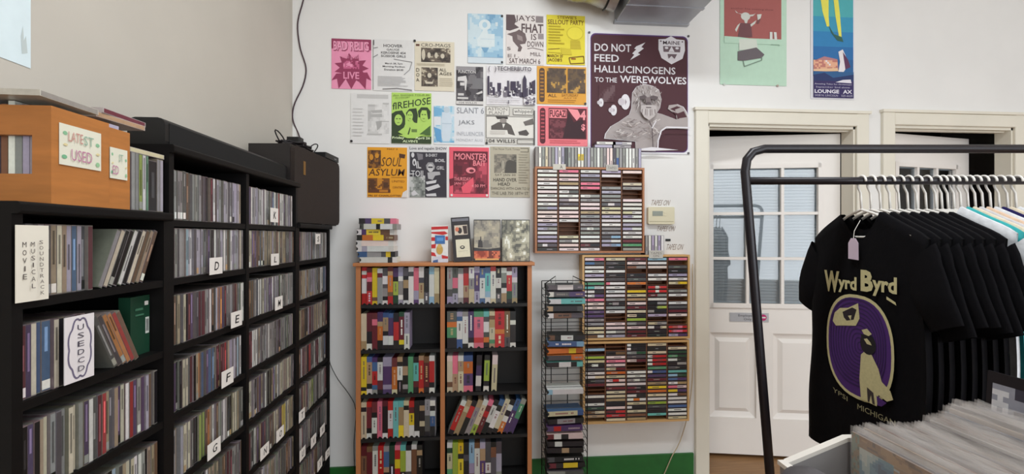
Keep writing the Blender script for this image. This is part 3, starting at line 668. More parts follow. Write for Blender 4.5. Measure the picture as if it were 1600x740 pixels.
L1 = rack('light wood cassette rack behind the wire rack', 'light rack under thermostat', 910, 1078, 398, 530,
     ['f1i1 u1G1 w w l w e a1w1 w1k1 w1p1 i f f p p g g c c b2w1',
      'c G1k1 k w k G i1w4 w w w g k1g1k1 g w . . f f w1g1 l',
      'm f b1g1 . k G o . y c t f m c c1k1 h g1G1 f m m',
      's w f . w w . r2w1r2 r2w1r2 m1g1 w k1g1 k1h1 g1k2 l . c1g1 w1k1c1 k k',
      'i . G k l w c1y1 . g w . w G m f . . r2i1r1 r1i2r1 l1p1'], M_rack2)
L2 = rack('lower cassette rack below the light wood rack', 'lowest rack', 911, 1077, 532.5, 660,
     ['. s . h c k1w1k1 G w w1c1 k1G1 m . . w k w n b1c1 t .',
      '. . k1b1 f i f c1m1 o c f1r1f1 f m c c t k f m1r1 r c',
      'w1k4 w1k4 g1n1 G f1m1 . . w w g1w1g1 w m1k1 m w1k1 w1o1w1 c w1k3 c b t',
      'c k c w1r3 w1r3 w1r3 e w1u3 p m t y o c w h G k a .',
      '. c n e1n1 w1k1 k1g1 G1k1 a s1n1 u1p1 w1t1 i1f1 y1p1 w1b1 w w u w w c'], M_rack2)
# upright tapes along the top of the upper rack
x = U[0] + .002; S = 'g w g c g g l w l G g g g w1y1w1 w1y1w1 g l g g w g g f f G u1g1 g g w w w g l'.split()
for k, c in enumerate(S):
    if x + .0176 > U[1] - .002: break
    o = cassette(x + .0172, U[2] + .0004, .109, .0172, c, RY + .004, -math.pi / 2); x += .0182
    tag(o, '%s cassette standing upright, %s from left, on top of upper rack' % (main_col(parse(c)), ORD[k]), 'cassette', 'cassettes standing on the rack')
for k, (px, py, c, lab) in enumerate(((929, 230, 'l', 'lower of two cassettes lying left on the upright row'), (932, 224, 'w', 'upper of two cassettes lying left on the upright row'), (956, 230, 'g', 'lower of two cassettes lying right on the upright row'), (957, 224, 'l1w1', 'upper of two cassettes lying right on the upright row'))):
    p = onY(px, 230, RY + .01); o = cassette(p.x, U[2] + .1100 + (k % 2) * .0178, .109, .0172, c, RY + .006); tag(o, lab, 'cassette', 'cassettes lying on the upright row')
x = U[1] + .006
for k, c in enumerate('g w l w l w'.split()):
    o = cassette(x + .0172, L1[2] + .0004, .109, .0172, c, RY + .004, -math.pi / 2); x += .0182
    tag(o, '%s cassette, %s from left, standing under the thermostat' % (main_col(parse(c)), ORD[k]), 'cassette', 'cassettes under the thermostat')
def slip(label, px0, py0, px1, py1, y, items, col=(206, 202, 190)):
    A = onY(px0, py0, y); Bq = onY(px1, py1, y)
    o = MB().box((A.x, y, Bq.z), (Bq.x, y + .0012, A.z), col).build('paper_tag', PAPER, origin=((A.x + Bq.x) / 2, y, Bq.z)); tag(o, label, 'tag', 'paper tags on the racks')
    lay(o, (A.x, y, A.z), (Bq.x - A.x, 0, 0), (0, 0, Bq.z - A.z), (0, -1, 0), items)
slip('left paper tag lettered A on the upper rack', 864, 256, 884, 265, RY - .002, [T((70, 66, 62), 'A', .55, .2, .75, .8)])
slip('right paper tag with pencil writing on the upper rack', 947, 257, 966, 267, RY - .002, [T((120, 116, 110), 'TAPES', .15, .3, .85, .7)], (186, 182, 174))
slip('paper tag with pencil writing on the light wood rack', 1014, 391, 1036, 403, RY - .002, [T((130, 126, 120), 'TAPES', .1, .2, .9, .5), T((130, 126, 120), 'ON', .3, .55, .7, .85)], (200, 196, 188))
# thermostat and the pencil notes on the wall
A = onY(1013, 323, WY - .026); Bq = onY(1054, 350, WY - .026)
o = empty('thermostat', ((A.x + Bq.x) / 2, WY, Bq.z)); tag(o, 'cream wall thermostat with small grey display', 'thermostat')
M_th = mat('thermostat_plastic', (216, 208, 178), 0.4, var=.02)
MB().bev((A.x, WY - .026, Bq.z), (Bq.x, WY - .001, A.z), .007, 'y').build('housing', M_th, o)
wv, hv = Bq.x - A.x, A.z - Bq.z
MB().box((A.x + .16 * wv, WY - .0275, A.z - .52 * hv), (A.x + .55 * wv, WY - .025, A.z - .24 * hv)).build('display', mat('lcd_grey', (128, 134, 120), .2), o)
for k in (0, 1): MB().bev((A.x + .60 * wv, WY - .0285, A.z - (.36 + .16 * k) * hv), (A.x + .68 * wv, WY - .025, A.z - (.28 + .16 * k) * hv), .002, 'y').build('button', M_th, o)
MB().box((A.x + .04 * wv, WY - .0268, A.z - .86 * hv), (A.x + .96 * wv, WY - .025, A.z - .83 * hv)).build('seam', mat('seam_tan', (170, 160, 130), .6), o)  # seam strip in a darker cream than the housing
for bd, q, lab in (('TAPES ON', (1016, 312, 1045, 321), 'pencil note on the wall above the thermostat'), ('TAPES ON', (1025, 353, 1053, 361), 'pencil note on the wall just below the thermostat'), ('TAPES ON', (1040, 381, 1066, 390), 'pencil note on the wall right of the upright cassettes')):
    A = onY(q[0], q[1], WY - .001); Bq = onY(q[2], q[3], WY - .001); mm = dict(print=MB(), lettering=MB())
    emit(mm, A, Vector((Bq.x - A.x, 0, 0)), Vector((0, 0, Bq.z - A.z)), Vector((0, -1, 0)), [T((150, 132, 122), bd, 0, 0, 1, 1, 0, .1)])
    o = mm['lettering'].build('wall_note', PAPER, origin=A); tag(o, lab, 'writing', 'pencil notes on the wall')
A = onY(1040, 373, WY - .003); o = MB().box((A.x, WY - .003, A.z - .013), (A.x + .03, WY, A.z)).build('wall_clip', M_sb, origin=A); tag(o, 'tiny dark clip on the wall beside the upright cassettes', 'clip')
pts = [onY(*p, WY - .019) for p in ((1082, 412), (1082.5, 470), (1083, 540), (1081, 600), (1074, 650), (1062, 690), (1050, 712), (1040, 735), (1034, 748))]
o = MB().tube(smooth(pts), .003, 5).build('beige_cord', mat('beige_cord', (196, 178, 148), .6), origin=pts[-1], smooth=True); tag(o, 'thin beige cord hanging beside the cassette racks', 'cord')

# ------------------------------------------------------------------ wire rack with VHS tapes
WRY = 2.285
M_wire = mat('black_wire', (22, 20, 20), 0.35, metal=.4)
wx0, wx1 = onY(852.5, 370, WRY).x, onY(917.5, 370, WRY).x; wzt = onY(885, 442, WRY).z; yb = 2.42
wr_ = empty('wire_rack', ((wx0 + wx1) / 2, (WRY + yb) / 2, 0)); tag(wr_, 'black wire rack holding VHS tapes beside the bookcase', 'wire rack')
r = .0028
for x in (wx0, wx1):
    MB().tube([(x, WRY, 0), (x, WRY, wzt)], r).build('upright', M_wire, wr_); MB().tube([(x, yb, 0), (x, yb, wzt)], r).build('upright', M_wire, wr_)
xa, xb = onY(868, 370, WRY).x, onY(895, 370, WRY).x; zt2 = onY(885, 431, WRY).z
MB().tube([(wx0, WRY, wzt), (xa, WRY, zt2), (xa, WRY, zt2 - .04), (xb, WRY, zt2 - .04), (xb, WRY, zt2), (wx1, WRY, wzt)], r).build('top_wire', M_wire, wr_)
MB().tube([(wx0, yb, wzt), (wx1, yb, wzt)], r).build('top_wire', M_wire, wr_)
MB().box((xa, WRY - .002, zt2 - .044), (xb, WRY + .002, zt2 - .034)).build('name_plate', M_sb, wr_)
for x in (xa, xb): MB().tube([(x, yb, 0), (x, yb, wzt)], r).build('back_wire', M_wire, wr_)
tapes = [(452.5, 'G2w3G2'), (463.5, 'w1G3p3'), (474.5, 'w2a4'), (486, 't1k4G1'), (497, 'w1b3G2'), (531, 'b1k1w2k2'), (541, 'u4s1'), (552.5, 'o3y1o1'), (562.5, 'G4o2'), (573.5, 'k2w2k1a1'), (616, 's1w6'),
         (650, 'c5u1'), (662, 'k1g2k1'), (673, 'p1r1p3'), (685, 'm1w1k1f2'), (696.5, 'k1w1k3'), (706.5, 'k2t1k2'), (721, 'G1k4'), (731, 'm1k1y2k1'), (743, 'g1G1')]
lv = [t[0] for t in tapes] + [509, 520, 585, 595, 605, 627, 638]
for py in sorted(lv):
    z = onY(885, py, WRY + .01).z - .0032
    MB().tube([(wx0, WRY, z), (wx0, yb, z), (wx1, yb, z), (wx1, WRY, z)], .0018, 5).build('slot_wire', M_wire, wr_)
    MB().tube([(wx0 + .0, WRY + .03, z), (wx1, WRY + .03, z)], .0014, 4).build('slot_wire', M_wire, wr_)
for k, (py, s) in enumerate(tapes):
    b = parse(s); o = vhs(.0255, b[::-1]); zz = onY(885, py, WRY + .01).z; rz = random.uniform(-.06, .06)
    o.rotation_euler = (0, math.pi / 2, rz); o.location = ((wx0 + wx1) / 2 - .095 + random.uniform(-.008, .006), WRY + .006 + random.uniform(0, .01), zz + .0258)
    tag(o, '%s VHS tape lying flat, %s from top of wire rack' % (main_col(b), ORD[k]), 'VHS tape', 'VHS tapes in the wire rack')

# ------------------------------------------------------------------ flyers and posters on the back wall
NP = Vector((0, -1, 0))
def poster(label, px0, py0, px1, py1, col, items, Y=WY - .0035, name='flyer', cat='flyer', group='flyers on the back wall', curl=.0, pins=()):
    A = onY(px0, py0, Y); Bq = onY(px1, py1, Y); xm = (A.x + Bq.x) / 2; pm = (px0 + px1) / 2; zt, zb = onY(pm, py0, Y).z, onY(pm, py1, Y).z
    o = MB().box((A.x, Y, zb), (Bq.x, Y + .0008, zt), C(col)).build(name, PAPER, origin=(xm, Y, zb)); tag(o, label, cat, group)
    lay(o, (A.x, Y, zt), (Bq.x - A.x, 0, 0), (0, 0, zb - zt), NP, items)
    for (u, v, c) in pins:
        c0 = Vector((A.x + (Bq.x - A.x) * u, Y, zt + (zb - zt) * v)); MB().bev(c0 + Vector((-.006, -.004, -.006)), c0 + Vector((.006, 0, .006)), .003, 'y', C(c)).build('pin', PRINT, o)
    return o
def tl(c, u0, u1, v0, v1, n, k=.45, seed=1):           # lines of unreadably small print
    rs = random.Random(seed); return [R(c, u0, v0 + (v1 - v0) * i / n, u0 + (u1 - u0) * rs.uniform(.7, 1), v0 + (v1 - v0) * (i + k) / n) for i in range(n)]
mg = (150, 58, 92); star = []
for k in range(22):
    t = 2 * math.pi * k / 22; rr = (1.0 if k % 2 == 0 else .66); star.append((.5 + .44 * rr * math.cos(t), .58 + .30 * rr * math.sin(t)))
poster('pink flyer with jagged maroon starburst, leftmost in the top row', 518, 61, 580, 139, (236, 150, 182),
       [R(mg, .0, .0, 1, .05), P(mg, (0, .04), (.12, .05), (.06, .2), (0, .2)), P(mg, (.9, .04), (1, .04), (1, .22), (.92, .2)), P(mg, *star), P(mg, (.12, .70), (0, .84), (.14, .80), (.18, 1), (.36, .80), (.5, 1), (.64, .80), (.86, 1), (.88, .78), (1, .82), (.9, .66)),
        T(mg, 'BAD RELIG', .06, .04, .96, .25, .02), T((244, 170, 198), 'BAD RELIG', .05, .05, .94, .23, .01), T((236, 150, 182), 'with guests', .26, .30, .74, .42), Z(.30, .44, .70, .60, 12, 8, [mg, (200, 100, 138), (236, 150, 182)], 2, 4), T((236, 150, 182), 'LIVE', .30, .66, .70, .80, .02)])
K = (62, 58, 58)
poster('white flyer headed HOOVER in typed capitals', 583, 62, 645, 142, (224, 222, 220),
       [T(K, 'HOOVER', .26, .09, .74, .15, .02), T(K, 'GAUGE', .34, .175, .66, .215, .01), T(K, 'KEROSENE 454', .20, .235, .82, .28, .015), T(K, 'SCISSOR GIRLS', .20, .30, .82, .345, .015), T(K, 'March 28, 7pm', .30, .45, .74, .49, .01), T(K, 'Morning Pavilion', .24, .51, .80, .55, .01), T(K, 'Donation $4.00', .28, .57, .76, .61, .01),
        L((130, 128, 128), [(.52, .38), (.98, .43), (.92, .58), (.78, .68)], .006), L((120, 118, 118), [(0, .18), (.12, .16)], .006), L((120, 118, 118), [(0, .36), (.12, .30)], .006), R((96, 92, 92), 0, .02, .03, .12), R((140, 138, 136), 0, .12, .012, .98), L((120, 116, 116), [(.24, .97), (.6, .95), (.98, .98)], .008)] + tl((190, 188, 188), .12, .92, .72, .92, 8, .4, 3))
ph = [(62, 54, 50), (84, 74, 66), (110, 98, 86), (190, 178, 156)]
poster('cream flyer headed CRO-MAGS with two band photos', 648, 65, 710, 142, (222, 212, 190),
       [R((96, 58, 44), .03, .06, .12, .10), T((70, 64, 58), 'CRO-MAGS', .16, .04, .90, .11), Z(.16, .13, .90, .42, 20, 12, ph, 4, 4), E((206, 196, 176), .22, .27, .045, .11), E((206, 196, 176), .36, .28, .04, .06), E((206, 196, 176), .54, .28, .04, .06), E((206, 196, 176), .70, .29, .05, .05), Z(.17, .53, .58, .91, 12, 16, ph, 6, 3), E((206, 196, 176), .37, .69, .05, .05), P((206, 196, 176), (.24, .78), (.30, .82), (.44, .82), (.48, .76), (.45, .86), (.28, .86)),
        T((70, 64, 58), 'D', .04, .55, .12, .62), T((70, 64, 58), 'O', .04, .65, .12, .72), T((70, 64, 58), 'A.', .04, .75, .13, .82), T((70, 64, 58), 'ALL', .62, .54, .80, .60), T((70, 64, 58), 'AGES', .62, .62, .93, .68)] + tl((196, 186, 166), .62, .98, .74, .92, 5, .3, 5) + tl((200, 190, 168), .05, .8, .45, .50, 2, .4, 6), pins=((0.0, .0, 'k'),))
bl = [(120, 164, 196), (150, 188, 212), (176, 206, 222), (204, 220, 226)]
poster('pale blue flyer with white cloud figure', 731, 22, 786, 99, (160, 194, 214),
       [Z(0, 0, 1, .88, 18, 24, bl, 8, 2.4), E((218, 228, 230), .48, .22, .17, .11), E((176, 206, 222), .48, .22, .07, .06), P((216, 226, 228), (.44, .30), (.54, .30), (.58, .40), (.76, .40), (.76, .66), (.28, .66), (.26, .52), (.36, .42)), R((196, 214, 222), .36, .5, .76, .515), P((120, 164, 196), (.38, .68), (.60, .68), (.52, .78), (.46, .78)), R((210, 222, 226), .78, .16, .85, .24), R((208, 218, 224), 0, .88, 1, 1), R((150, 170, 190), 0, .875, 1, .885)], pins=((.97, .03, 'k'), (.97, .97, 'k')))
B2 = (94, 78, 80)
poster('white hand-drawn flyer reading SAT MARCH 6', 791, 23, 850, 101, (224, 216, 212),
       [P(B2, (0, .01), (.22, .01), (.26, .12), (.22, .2), (.34, .26), (.1, .33), (0, .32)), R((140, 130, 130), .78, .02, .98, .15), R((150, 140, 140), .84, .37, .99, .48), P((110, 94, 94), (.02, .40), (.26, .34), (.34, .30), (.5, .38), (.54, .5), (.5, .58), (.36, .60), (.42, .66), (.38, .74), (.30, .74), (.32, .66), (.18, .54), (.16, .44)), P((150, 136, 134), (.28, .40), (.42, .44), (.44, .54), (.3, .5)),
        T(B2, 'JAYS', .24, .02, .76, .16), T(B2, 'FHAT', .40, .18, .98, .36, .02), T(B2, 'IS', .66, .38, .80, .50), T(B2, 'DOWN', .56, .53, .98, .64), T(B2, 'MILL', .64, .75, .92, .82), T((140, 130, 128), 'E1.', .04, .80, .34, .86), T(B2, 'SAT MARCH 6', .08, .88, .90, .98), L((150, 140, 138), [(.56, .68), (.7, .66), (.98, .70)], .007), T((120, 110, 110), '5', .02, .66, .12, .72)])
YL = (226, 210, 58); YI = (112, 76, 20); YT = (190, 170, 40)
poster('bright yellow flyer for a sellout party', 854, 24, 914, 101, YL,
       [T(YI, "STEWIE'S", .28, .012, .78, .075, .01), T(YI, 'SELLOUT', .03, .095, .57, .19, .015), T(YI, 'PARTY', .62, .095, .97, .19, .015), E((206, 188, 48), .74, .36, .22, .14), E((232, 216, 66), .74, .36, .20, .125), P((196, 176, 44), (.62, .50), (.86, .50), (.90, .68), (.62, .68)), L(YT, [(.62, .54), (.88, .54)], .006), L(YT, [(.62, .60), (.88, .60)], .006), L(YI, [(.04, .70), (.34, .68)], .006), L(YT, [(.04, .76), (.60, .78)], .008), P((206, 188, 48), (.36, .66), (.62, .68), (.66, .80), (.40, .80)),
        T(YI, 'MARCH 20', .02, .80, .42, .86, .01), T(YI, "JACOB'S", .03, .88, .40, .96, .01), L(YI, [(.58, .86), (.96, .82), (.98, .96), (.62, .98), (.58, .86)], .008), R((150, 60, 30), .64, .87, .76, .89)] + tl(YT, .05, .46, .22, .62, 7, .4, 8))
gy = [(58, 54, 58), (84, 80, 84), (120, 116, 118), (176, 172, 172)]
poster('small dark grey photocopied flyer left of the skyline flyer', 713, 104, 755, 164, (100, 96, 98),
       [Z(0, 0, 1, .9, 20, 22, gy[:3], 11, 3), R((150, 146, 148), 0, 0, .72, .10), P((214, 210, 208), (.06, .28), (.36, .24), (.40, .36), (.36, .62), (.32, .62), (.30, .38), (.04, .38)), R((214, 210, 208), .14, .42, .30, .50), R((206, 202, 200), .06, .70, .28, .76), R((206, 202, 200), .04, .80, .44, .85), P((206, 202, 200), (.72, .70), (.96, .62), (.98, .68), (.80, .72)), R((120, 118, 120), .6, .3, .98, .58), T((226, 222, 220), 'FUNCTION', .08, .10, .72, .18, .01), R((214, 210, 206), 0, .90, 1, .985), T((96, 92, 92), '104 WILLIS', .1, .92, .76, .97)])
def skyl(u, v): return (-.5 if v < .12 else 0) + (.0 if v > .55 else -.25)
sk = [R((226, 222, 224), 0, 0, 1, 1)]; rs = random.Random(5)
for k in range(26):
    u = .04 + rs.random() * .92; hh = rs.uniform(.12, .34); v1 = rs.uniform(.66, .80); sk.append(R(rs.choice([(66, 58, 78), (84, 78, 92), (120, 114, 124)]), u, v1 - hh, u + rs.uniform(.03, .08), v1))
for k in range(24):
    u = .04 + rs.random() * .9; v = rs.uniform(.46, .78); sk.append(R((224, 220, 222), u, v, u + .03, v + .04))
sk += [P((66, 58, 78), (.74, .8), (.74, .34), (.78, .22), (.82, .34), (.82, .8)), R((62, 54, 74), .49, .40, .60, .64), R((64, 56, 76), .02, .28, .06, .76), P((64, 56, 76), (.92, .4), (1, .34), (1, .72), (.94, .7)), Z(.76, .80, 1, 1, 12, 8, [(70, 62, 82), (150, 144, 150), (226, 222, 224)], 3, 5), R((70, 62, 82), .44, .90, .46, .98), T((66, 58, 70), 'TECHERBUTO', .22, .02, .92, .13, .01), T((90, 84, 92), '(  )', .04, .02, .20, .18), L((80, 72, 88), [(.03, .76), (.22, .77)], .008)] + tl((196, 192, 196), .05, .7, .84, .98, 3, .2, 2)
poster('white flyer with a purple city skyline drawing', 760, 104, 836, 164, (226, 222, 224), sk)
OR = (222, 160, 62); OD = (92, 66, 50)
def pill(c, d): return [P(c, *[(.10 + .055 * math.cos(math.pi * k / 8), .12 - .07 * math.sin(math.pi * k / 8)) for k in range(9)] + [(.10 - .055 * math.cos(math.pi * k / 8), .88 + .07 * math.sin(math.pi * k / 8)) for k in range(9)])] + [R(d, .065, .13 + .095 * k, .135, .165 + .095 * k) for k in range(8)]
poster('orange flyer with two dark photos and a vertical pill', 839, 104, 916, 163, OR,
       pill(OD, (176, 124, 54)) + [Z(.20, .05, .59, .70, 14, 16, [(78, 64, 54), (88, 72, 60), (104, 84, 62), (190, 146, 72)], 12, 3), Z(.62, .05, .98, .70, 13, 16, [(78, 64, 54), (88, 72, 60), (104, 84, 62), (190, 146, 72)], 14, 3), T(OD, 'ALL', .22, .73, .40, .81), T((160, 112, 50), 'SATURDAY', .50, .72, .84, .79), T((160, 112, 50), 'JULY 19', .54, .81, .80, .86)] + tl((190, 136, 58), .22, .96, .88, .98, 2, .3, 4), pins=((.98, .97, 'k'),))
pg = [(224, 222, 220), (216, 214, 212), (204, 202, 200), (186, 184, 182)]
poster('faint white photocopied flyer left of the lime one', 548, 146, 609, 224, (224, 222, 220),
       [R((196, 194, 192), .16, .02, .96, .10), Z(.44, .22, .98, .80, 12, 14, pg, 21, 3), P((176, 174, 172), (.50, .34), (.80, .32), (.80, .38), (.56, .39)), P((180, 178, 176), (.48, .42), (.80, .40), (.80, .47), (.5, .47)), P((170, 168, 166), (.64, .56), (.80, .54), (.78, .66), (.68, .74), (.66, .62)), R((176, 174, 172), .80, .545, .98, .56), R((190, 188, 186), .42, .80, .8, .83), R((190, 188, 186), .82, .18, .98, .21)] + tl((208, 206, 204), .06, .38, .3, .9, 9, .3, 7), pins=((.02, .96, 'k'),))
LM = (178, 214, 104); LD = (50, 66, 40)
def head(cu, cv, ru, rv, hair): return hair + [E(LM, cu, cv, ru, rv, 14), R(LD, cu - ru * .6, cv - rv * .28, cu - ru * .15, cv - rv * .12), R(LD, cu + ru * .15, cv - rv * .28, cu + ru * .6, cv - rv * .12), R(LD, cu - ru * .3, cv + rv * .48, cu + ru * .3, cv + rv * .56)]
poster('lime green fIREHOSE flyer with three drawn faces', 612, 145, 674, 224, LM,
       [T(LD, 'fIREHOSE', .02, .14, .98, .28, .012, .95, 2)] + [P(LD, (0, .42), (.1, .37), (.26, .35), (.34, .46), (.34, .62), (.28, .74), (.2, .78), (.4, .92), (0, .98)), P(LD, (.36, .40), (.44, .32), (.62, .30), (.66, .44), (.64, .6), (.56, .58), (.5, .5), (.42, .56)), P(LD, (.66, .36), (.74, .28), (.90, .28), (.98, .36), (.97, .50), (.92, .52), (.88, .34), (.76, .34), (.72, .48), (.68, .48))] +
       head(.17, .54, .10, .11, []) + head(.46, .46, .075, .10, []) + head(.81, .45, .09, .11, []) + [P(LM, (.16, .78), (.36, .66), (.6, .6), (.98, .56), (.98, .64), (.8, .80), (.6, .88), (.36, .86)), P(LD, (.40, .82), (.46, .68), (.48, .70), (.43, .84)), R((104, 130, 66), .5, .72, .64, .78), P((72, 104, 52), (.98, .64), (.7, .82), (.98, .84)), R(LD, 0, .86, 1, 1), P(LM, (.16, .84), (.84, .82), (.6, .90), (.4, .90)), T((222, 238, 190), 'Friday', .02, .87, .32, .93, .02), T((222, 238, 190), 'April 26', .60, .87, .97, .93, .02), T((222, 238, 190), "ALVIN'S", .28, .935, .66, .985, .02), T((90, 116, 56), 'ALL SHOWS TOUR 86', .04, .035, .96, .065, 0, .8, 2), T((90, 116, 56), 'IN CONCERT', .1, .09, .46, .115, 0, .8, 2)])
poster('white flyer reading SLANT 6 with a pale blue figure', 678, 166, 757, 226, (224, 224, 226),
       [Z(0, 0, .40, .95, 10, 18, [(120, 176, 210), (150, 196, 220), (190, 214, 226), (216, 222, 228)], 31, 2.5), P((120, 176, 212), (0, .02), (.16, .08), (.15, .24), (0, .26)), R((222, 224, 228), 0, .28, .14, .5), P((206, 218, 228), (.16, .16), (.32, .16), (.36, .44), (.30, .92), (.18, .92), (.15, .4)), E((190, 204, 214), .25, .10, .06, .08), R((170, 190, 206), .16, .45, .35, .465), T((140, 142, 148), 'SLANT 6', .45, .03, .99, .18), T((130, 132, 138), 'JAKS', .48, .36, .80, .50), T((176, 178, 184), 'INFLUENCER', .45, .66, .98, .76), T((190, 192, 196), 'MONDAY AUG', .44, .84, .96, .91), P((100, 160, 206), (0, .55), (.14, .62), (.16, .95), (.05, .9))])
poster('grey flyer reading whipped with a man in a hat', 758, 166, 836, 226, (206, 202, 194),
       [L(K, [(.02, .27), (.98, .27), (.98, .83), (.02, .83), (.02, .27)], .006), R((226, 222, 214), .03, .28, .97, .82), P((92, 86, 82), (.12, .52), (.26, .42), (.40, .40), (.52, .50), (.60, .76), (.46, .72), (.44, .62), (.12, .62)), P((70, 64, 62), (.20, .26), (.44, .26), (.46, .32), (.44, .34), (.24, .34)), E((150, 142, 136), .36, .38, .07, .06), P((226, 222, 214), (.34, .46), (.40, .46), (.36, .58)), P((110, 104, 100), (.76, .40), (.96, .30), (.97, .46), (.80, .50)), P((84, 78, 76), (.66, .66), (.82, .60), (.88, .70), (.84, .76), (.68, .74)), R((206, 200, 192), .10, .64, .40, .73), R((222, 218, 210), .02, .02, .48, .24), L(K, [(.02, .02), (.48, .02), (.48, .24), (.02, .24), (.02, .02)], .005), T((110, 104, 100), 'ASTION', .05, .04, .44, .12), T((130, 124, 120), 'PLANT', .08, .14, .40, .22), R((222, 218, 210), .56, .06, .96, .22), L(K, [(.56, .06), (.96, .06), (.96, .22), (.56, .22), (.56, .06)], .005), T(K, 'whipped', .58, .08, .94, .20), T(K, '104 WILLIS', .03, .86, .60, .95), L(K, [(.64, .86), (.97, .86), (.97, .97), (.64, .97), (.64, .86)], .006), R((100, 96, 94), .97, .1, 1, 1)], pins=((.03, .97, 'k'),))
PK = (238, 128, 136); PD = (92, 36, 46)
poster('coral pink flyer reading FUGAZI above the upright cassettes', 840, 166, 918, 228, PK,
       pill(PD, (190, 84, 94)) + [R(PD, .22, .05, .98, .82), Z(.24, .34, .70, .80, 16, 14, [(72, 34, 44), (92, 40, 50), (120, 62, 70), (84, 36, 46)], 41, 4), P((240, 150, 156), (.60, .06), (.80, .08), (.86, .24), (.78, .36), (.70, .24)), P((56, 28, 36), (.62, .14), (.72, .40), (.90, .32), (.96, .80), (.5, .80)), R((240, 140, 146), .23, .08, .58, .30), T(PD, 'FUGAZI', .24, .10, .57, .28, .03), T((240, 150, 156), '4', .85, .10, .96, .34, .06), T((240, 150, 156), '$', .87, .44, .95, .62, .03)] + tl((200, 92, 100), .24, .95, .86, .96, 2, .3, 3))
OA = (226, 156, 34); OB = (82, 48, 24)
poster('orange SOUL ASYLUM flyer with torn corner', 574, 230, 636, 308, OA,
       [Z(.02, .06, .34, .42, 10, 14, [(70, 44, 26), (96, 60, 30), (150, 98, 34)], 51, 3), E((206, 140, 40), .10, .20, .05, .06), E((206, 140, 40), .24, .17, .05, .05), P(OB, (.80, .12), (.96, .14), (.94, .22), (.80, .2)), T(OB, 'SOUL', .34, .20, .86, .38, .0, .25), T(OB, 'ASYLUM', .03, .43, .92, .57, .005, .2), Z(.02, .62, .56, .84, 14, 8, [(82, 50, 26), (120, 74, 30), (200, 134, 40)], 53, 3), R((96, 56, 28), .02, .84, .58, .91), R((180, 116, 36), .30, .85, .52, .90), T((140, 90, 26), 'UNITED', .62, .66, .94, .70), T((140, 90, 26), 'CENTER', .64, .78, .90, .82), L((150, 96, 26), [(.60, .60), (.98, .60)], .004), T(OB, 'FRI 27 CHARLOTTES', .03, .95, .84, .985, .01), T((120, 76, 24), 'MAY 3', .5, .02, .76, .05), P((218, 214, 210), (.86, 1.001), (.90, .90), (1.001, .85), (1.001, 1.001))])
DK = (56, 52, 60); WT = (206, 204, 206)
poster('black and white flyer reading OIL TOIL', 639, 228, 699, 308, (216, 214, 214),
       [R(DK, .02, .12, .98, 1), T(DK, 'Love and napalm SHOW', .02, .02, .98, .09, .01), Z(.02, .60, .42, 1, 10, 12, [(92, 96, 92), (120, 124, 120), (150, 154, 148), (190, 190, 188)], 61, 3), P((120, 116, 122), (.20, .14), (.36, .16), (.36, .26), (.24, .28)), E(WT, .10, .18, .04, .05), E(WT, .14, .32, .05, .07), E(DK, .14, .33, .02, .035), T(WT, 'IL', .20, .30, .32, .44, .02, -.2), T(WT, 'TOIL', .06, .48, .42, .60, .01), T(WT, 'B-SHIRT', .44, .15, .74, .21, .01), T(WT, 'BOIL', .68, .25, .94, .31, .02), T(WT, 'GIRL', .72, .39, .92, .46, .01),
        P((150, 148, 150), (.44, .38), (.50, .32), (.62, .32), (.68, .40), (.66, .46), (.46, .46)), E((198, 196, 196), .56, .43, .08, .08), R(DK, .50, .40, .62, .43), P((176, 174, 176), (.48, .52), (.66, .50), (.80, .50), (.82, .56), (.68, .58), (.62, .66), (.5, .64)), P(WT, (.44, .70), (.72, .66), (.70, .72), (.46, .75)), P(WT, (.42, .82), (.76, .74), (.82, .80), (.5, .88)), P(WT, (.06, .92), (.14, .86), (.24, .94), (.10, .98)), P(WT, (.44, .94), (.7, .92), (.72, .98), (.46, .98)), R(WT, .02, .54, .14, .56)])
MP = (232, 92, 110); MD = (104, 34, 48); ML = (240, 140, 150)
poster('red-pink MONSTER BAIT flyer with maroon picture', 702, 230, 764, 308, MP,
       [R(MD, .10, .08, .97, .93), Z(.12, .30, .95, .92, 20, 18, [(92, 34, 46), (112, 40, 54), (150, 56, 72), (196, 80, 98)], 71, 2.6), T(ML, 'MONSTER', .13, .12, .94, .25, .015, .1), T(ML, 'BAIT', .60, .26, .92, .37, .015), E(ML, .54, .46, .12, .06), E(MD, .56, .47, .06, .03), P(MD, (0, .64), (.6, .52), (.62, .60), (.02, .78)), T(ML, 'THURSDAY', .12, .60, .54, .67, .01), T(ML, 'JAN. 23', .12, .70, .42, .76, .01), P(MP, (.30, .80), (.60, .60), (.62, .74), (.52, .92), (.34, .92)), T(ML, '4:30 PM', .56, .74, .90, .80, .01)], pins=((.06, .96, 'w'), (.95, .96, 'w')))
NW = (186, 178, 158); NI = (70, 66, 60)
poster('newsprint flyer reading HAND OVER HEAD', 766, 229, 828, 308, NW,
       [T((116, 110, 100), 'The New York Times', .06, .025, .74, .07), L(NI, [(.76, .03), (.96, .03), (.96, .10), (.76, .10)], .005), Z(.10, .15, .66, .52, 16, 14, [(96, 92, 84), (124, 118, 108), (150, 142, 128), (186, 178, 158)], 81, 3), P((84, 80, 74), (.40, .30), (.48, .26), (.66, .30), (.66, .52), (.36, .52)), E((170, 162, 146), .32, .36, .04, .09), T((116, 110, 98), 'SAT JAN 30', .12, .54, .64, .59), T(NI, 'HAND OVER', .08, .62, .66, .69, .005), T(NI, 'HEAD', .20, .71, .50, .77, .005), T((120, 114, 102), 'DANCING WITH CAN TO U', .02, .80, .98, .85), T((120, 114, 102), 'THE LAB 750 18TH ST', .04, .89, .96, .95)] + tl((170, 162, 144), .72, .98, .14, .74, 12, .4, 9))
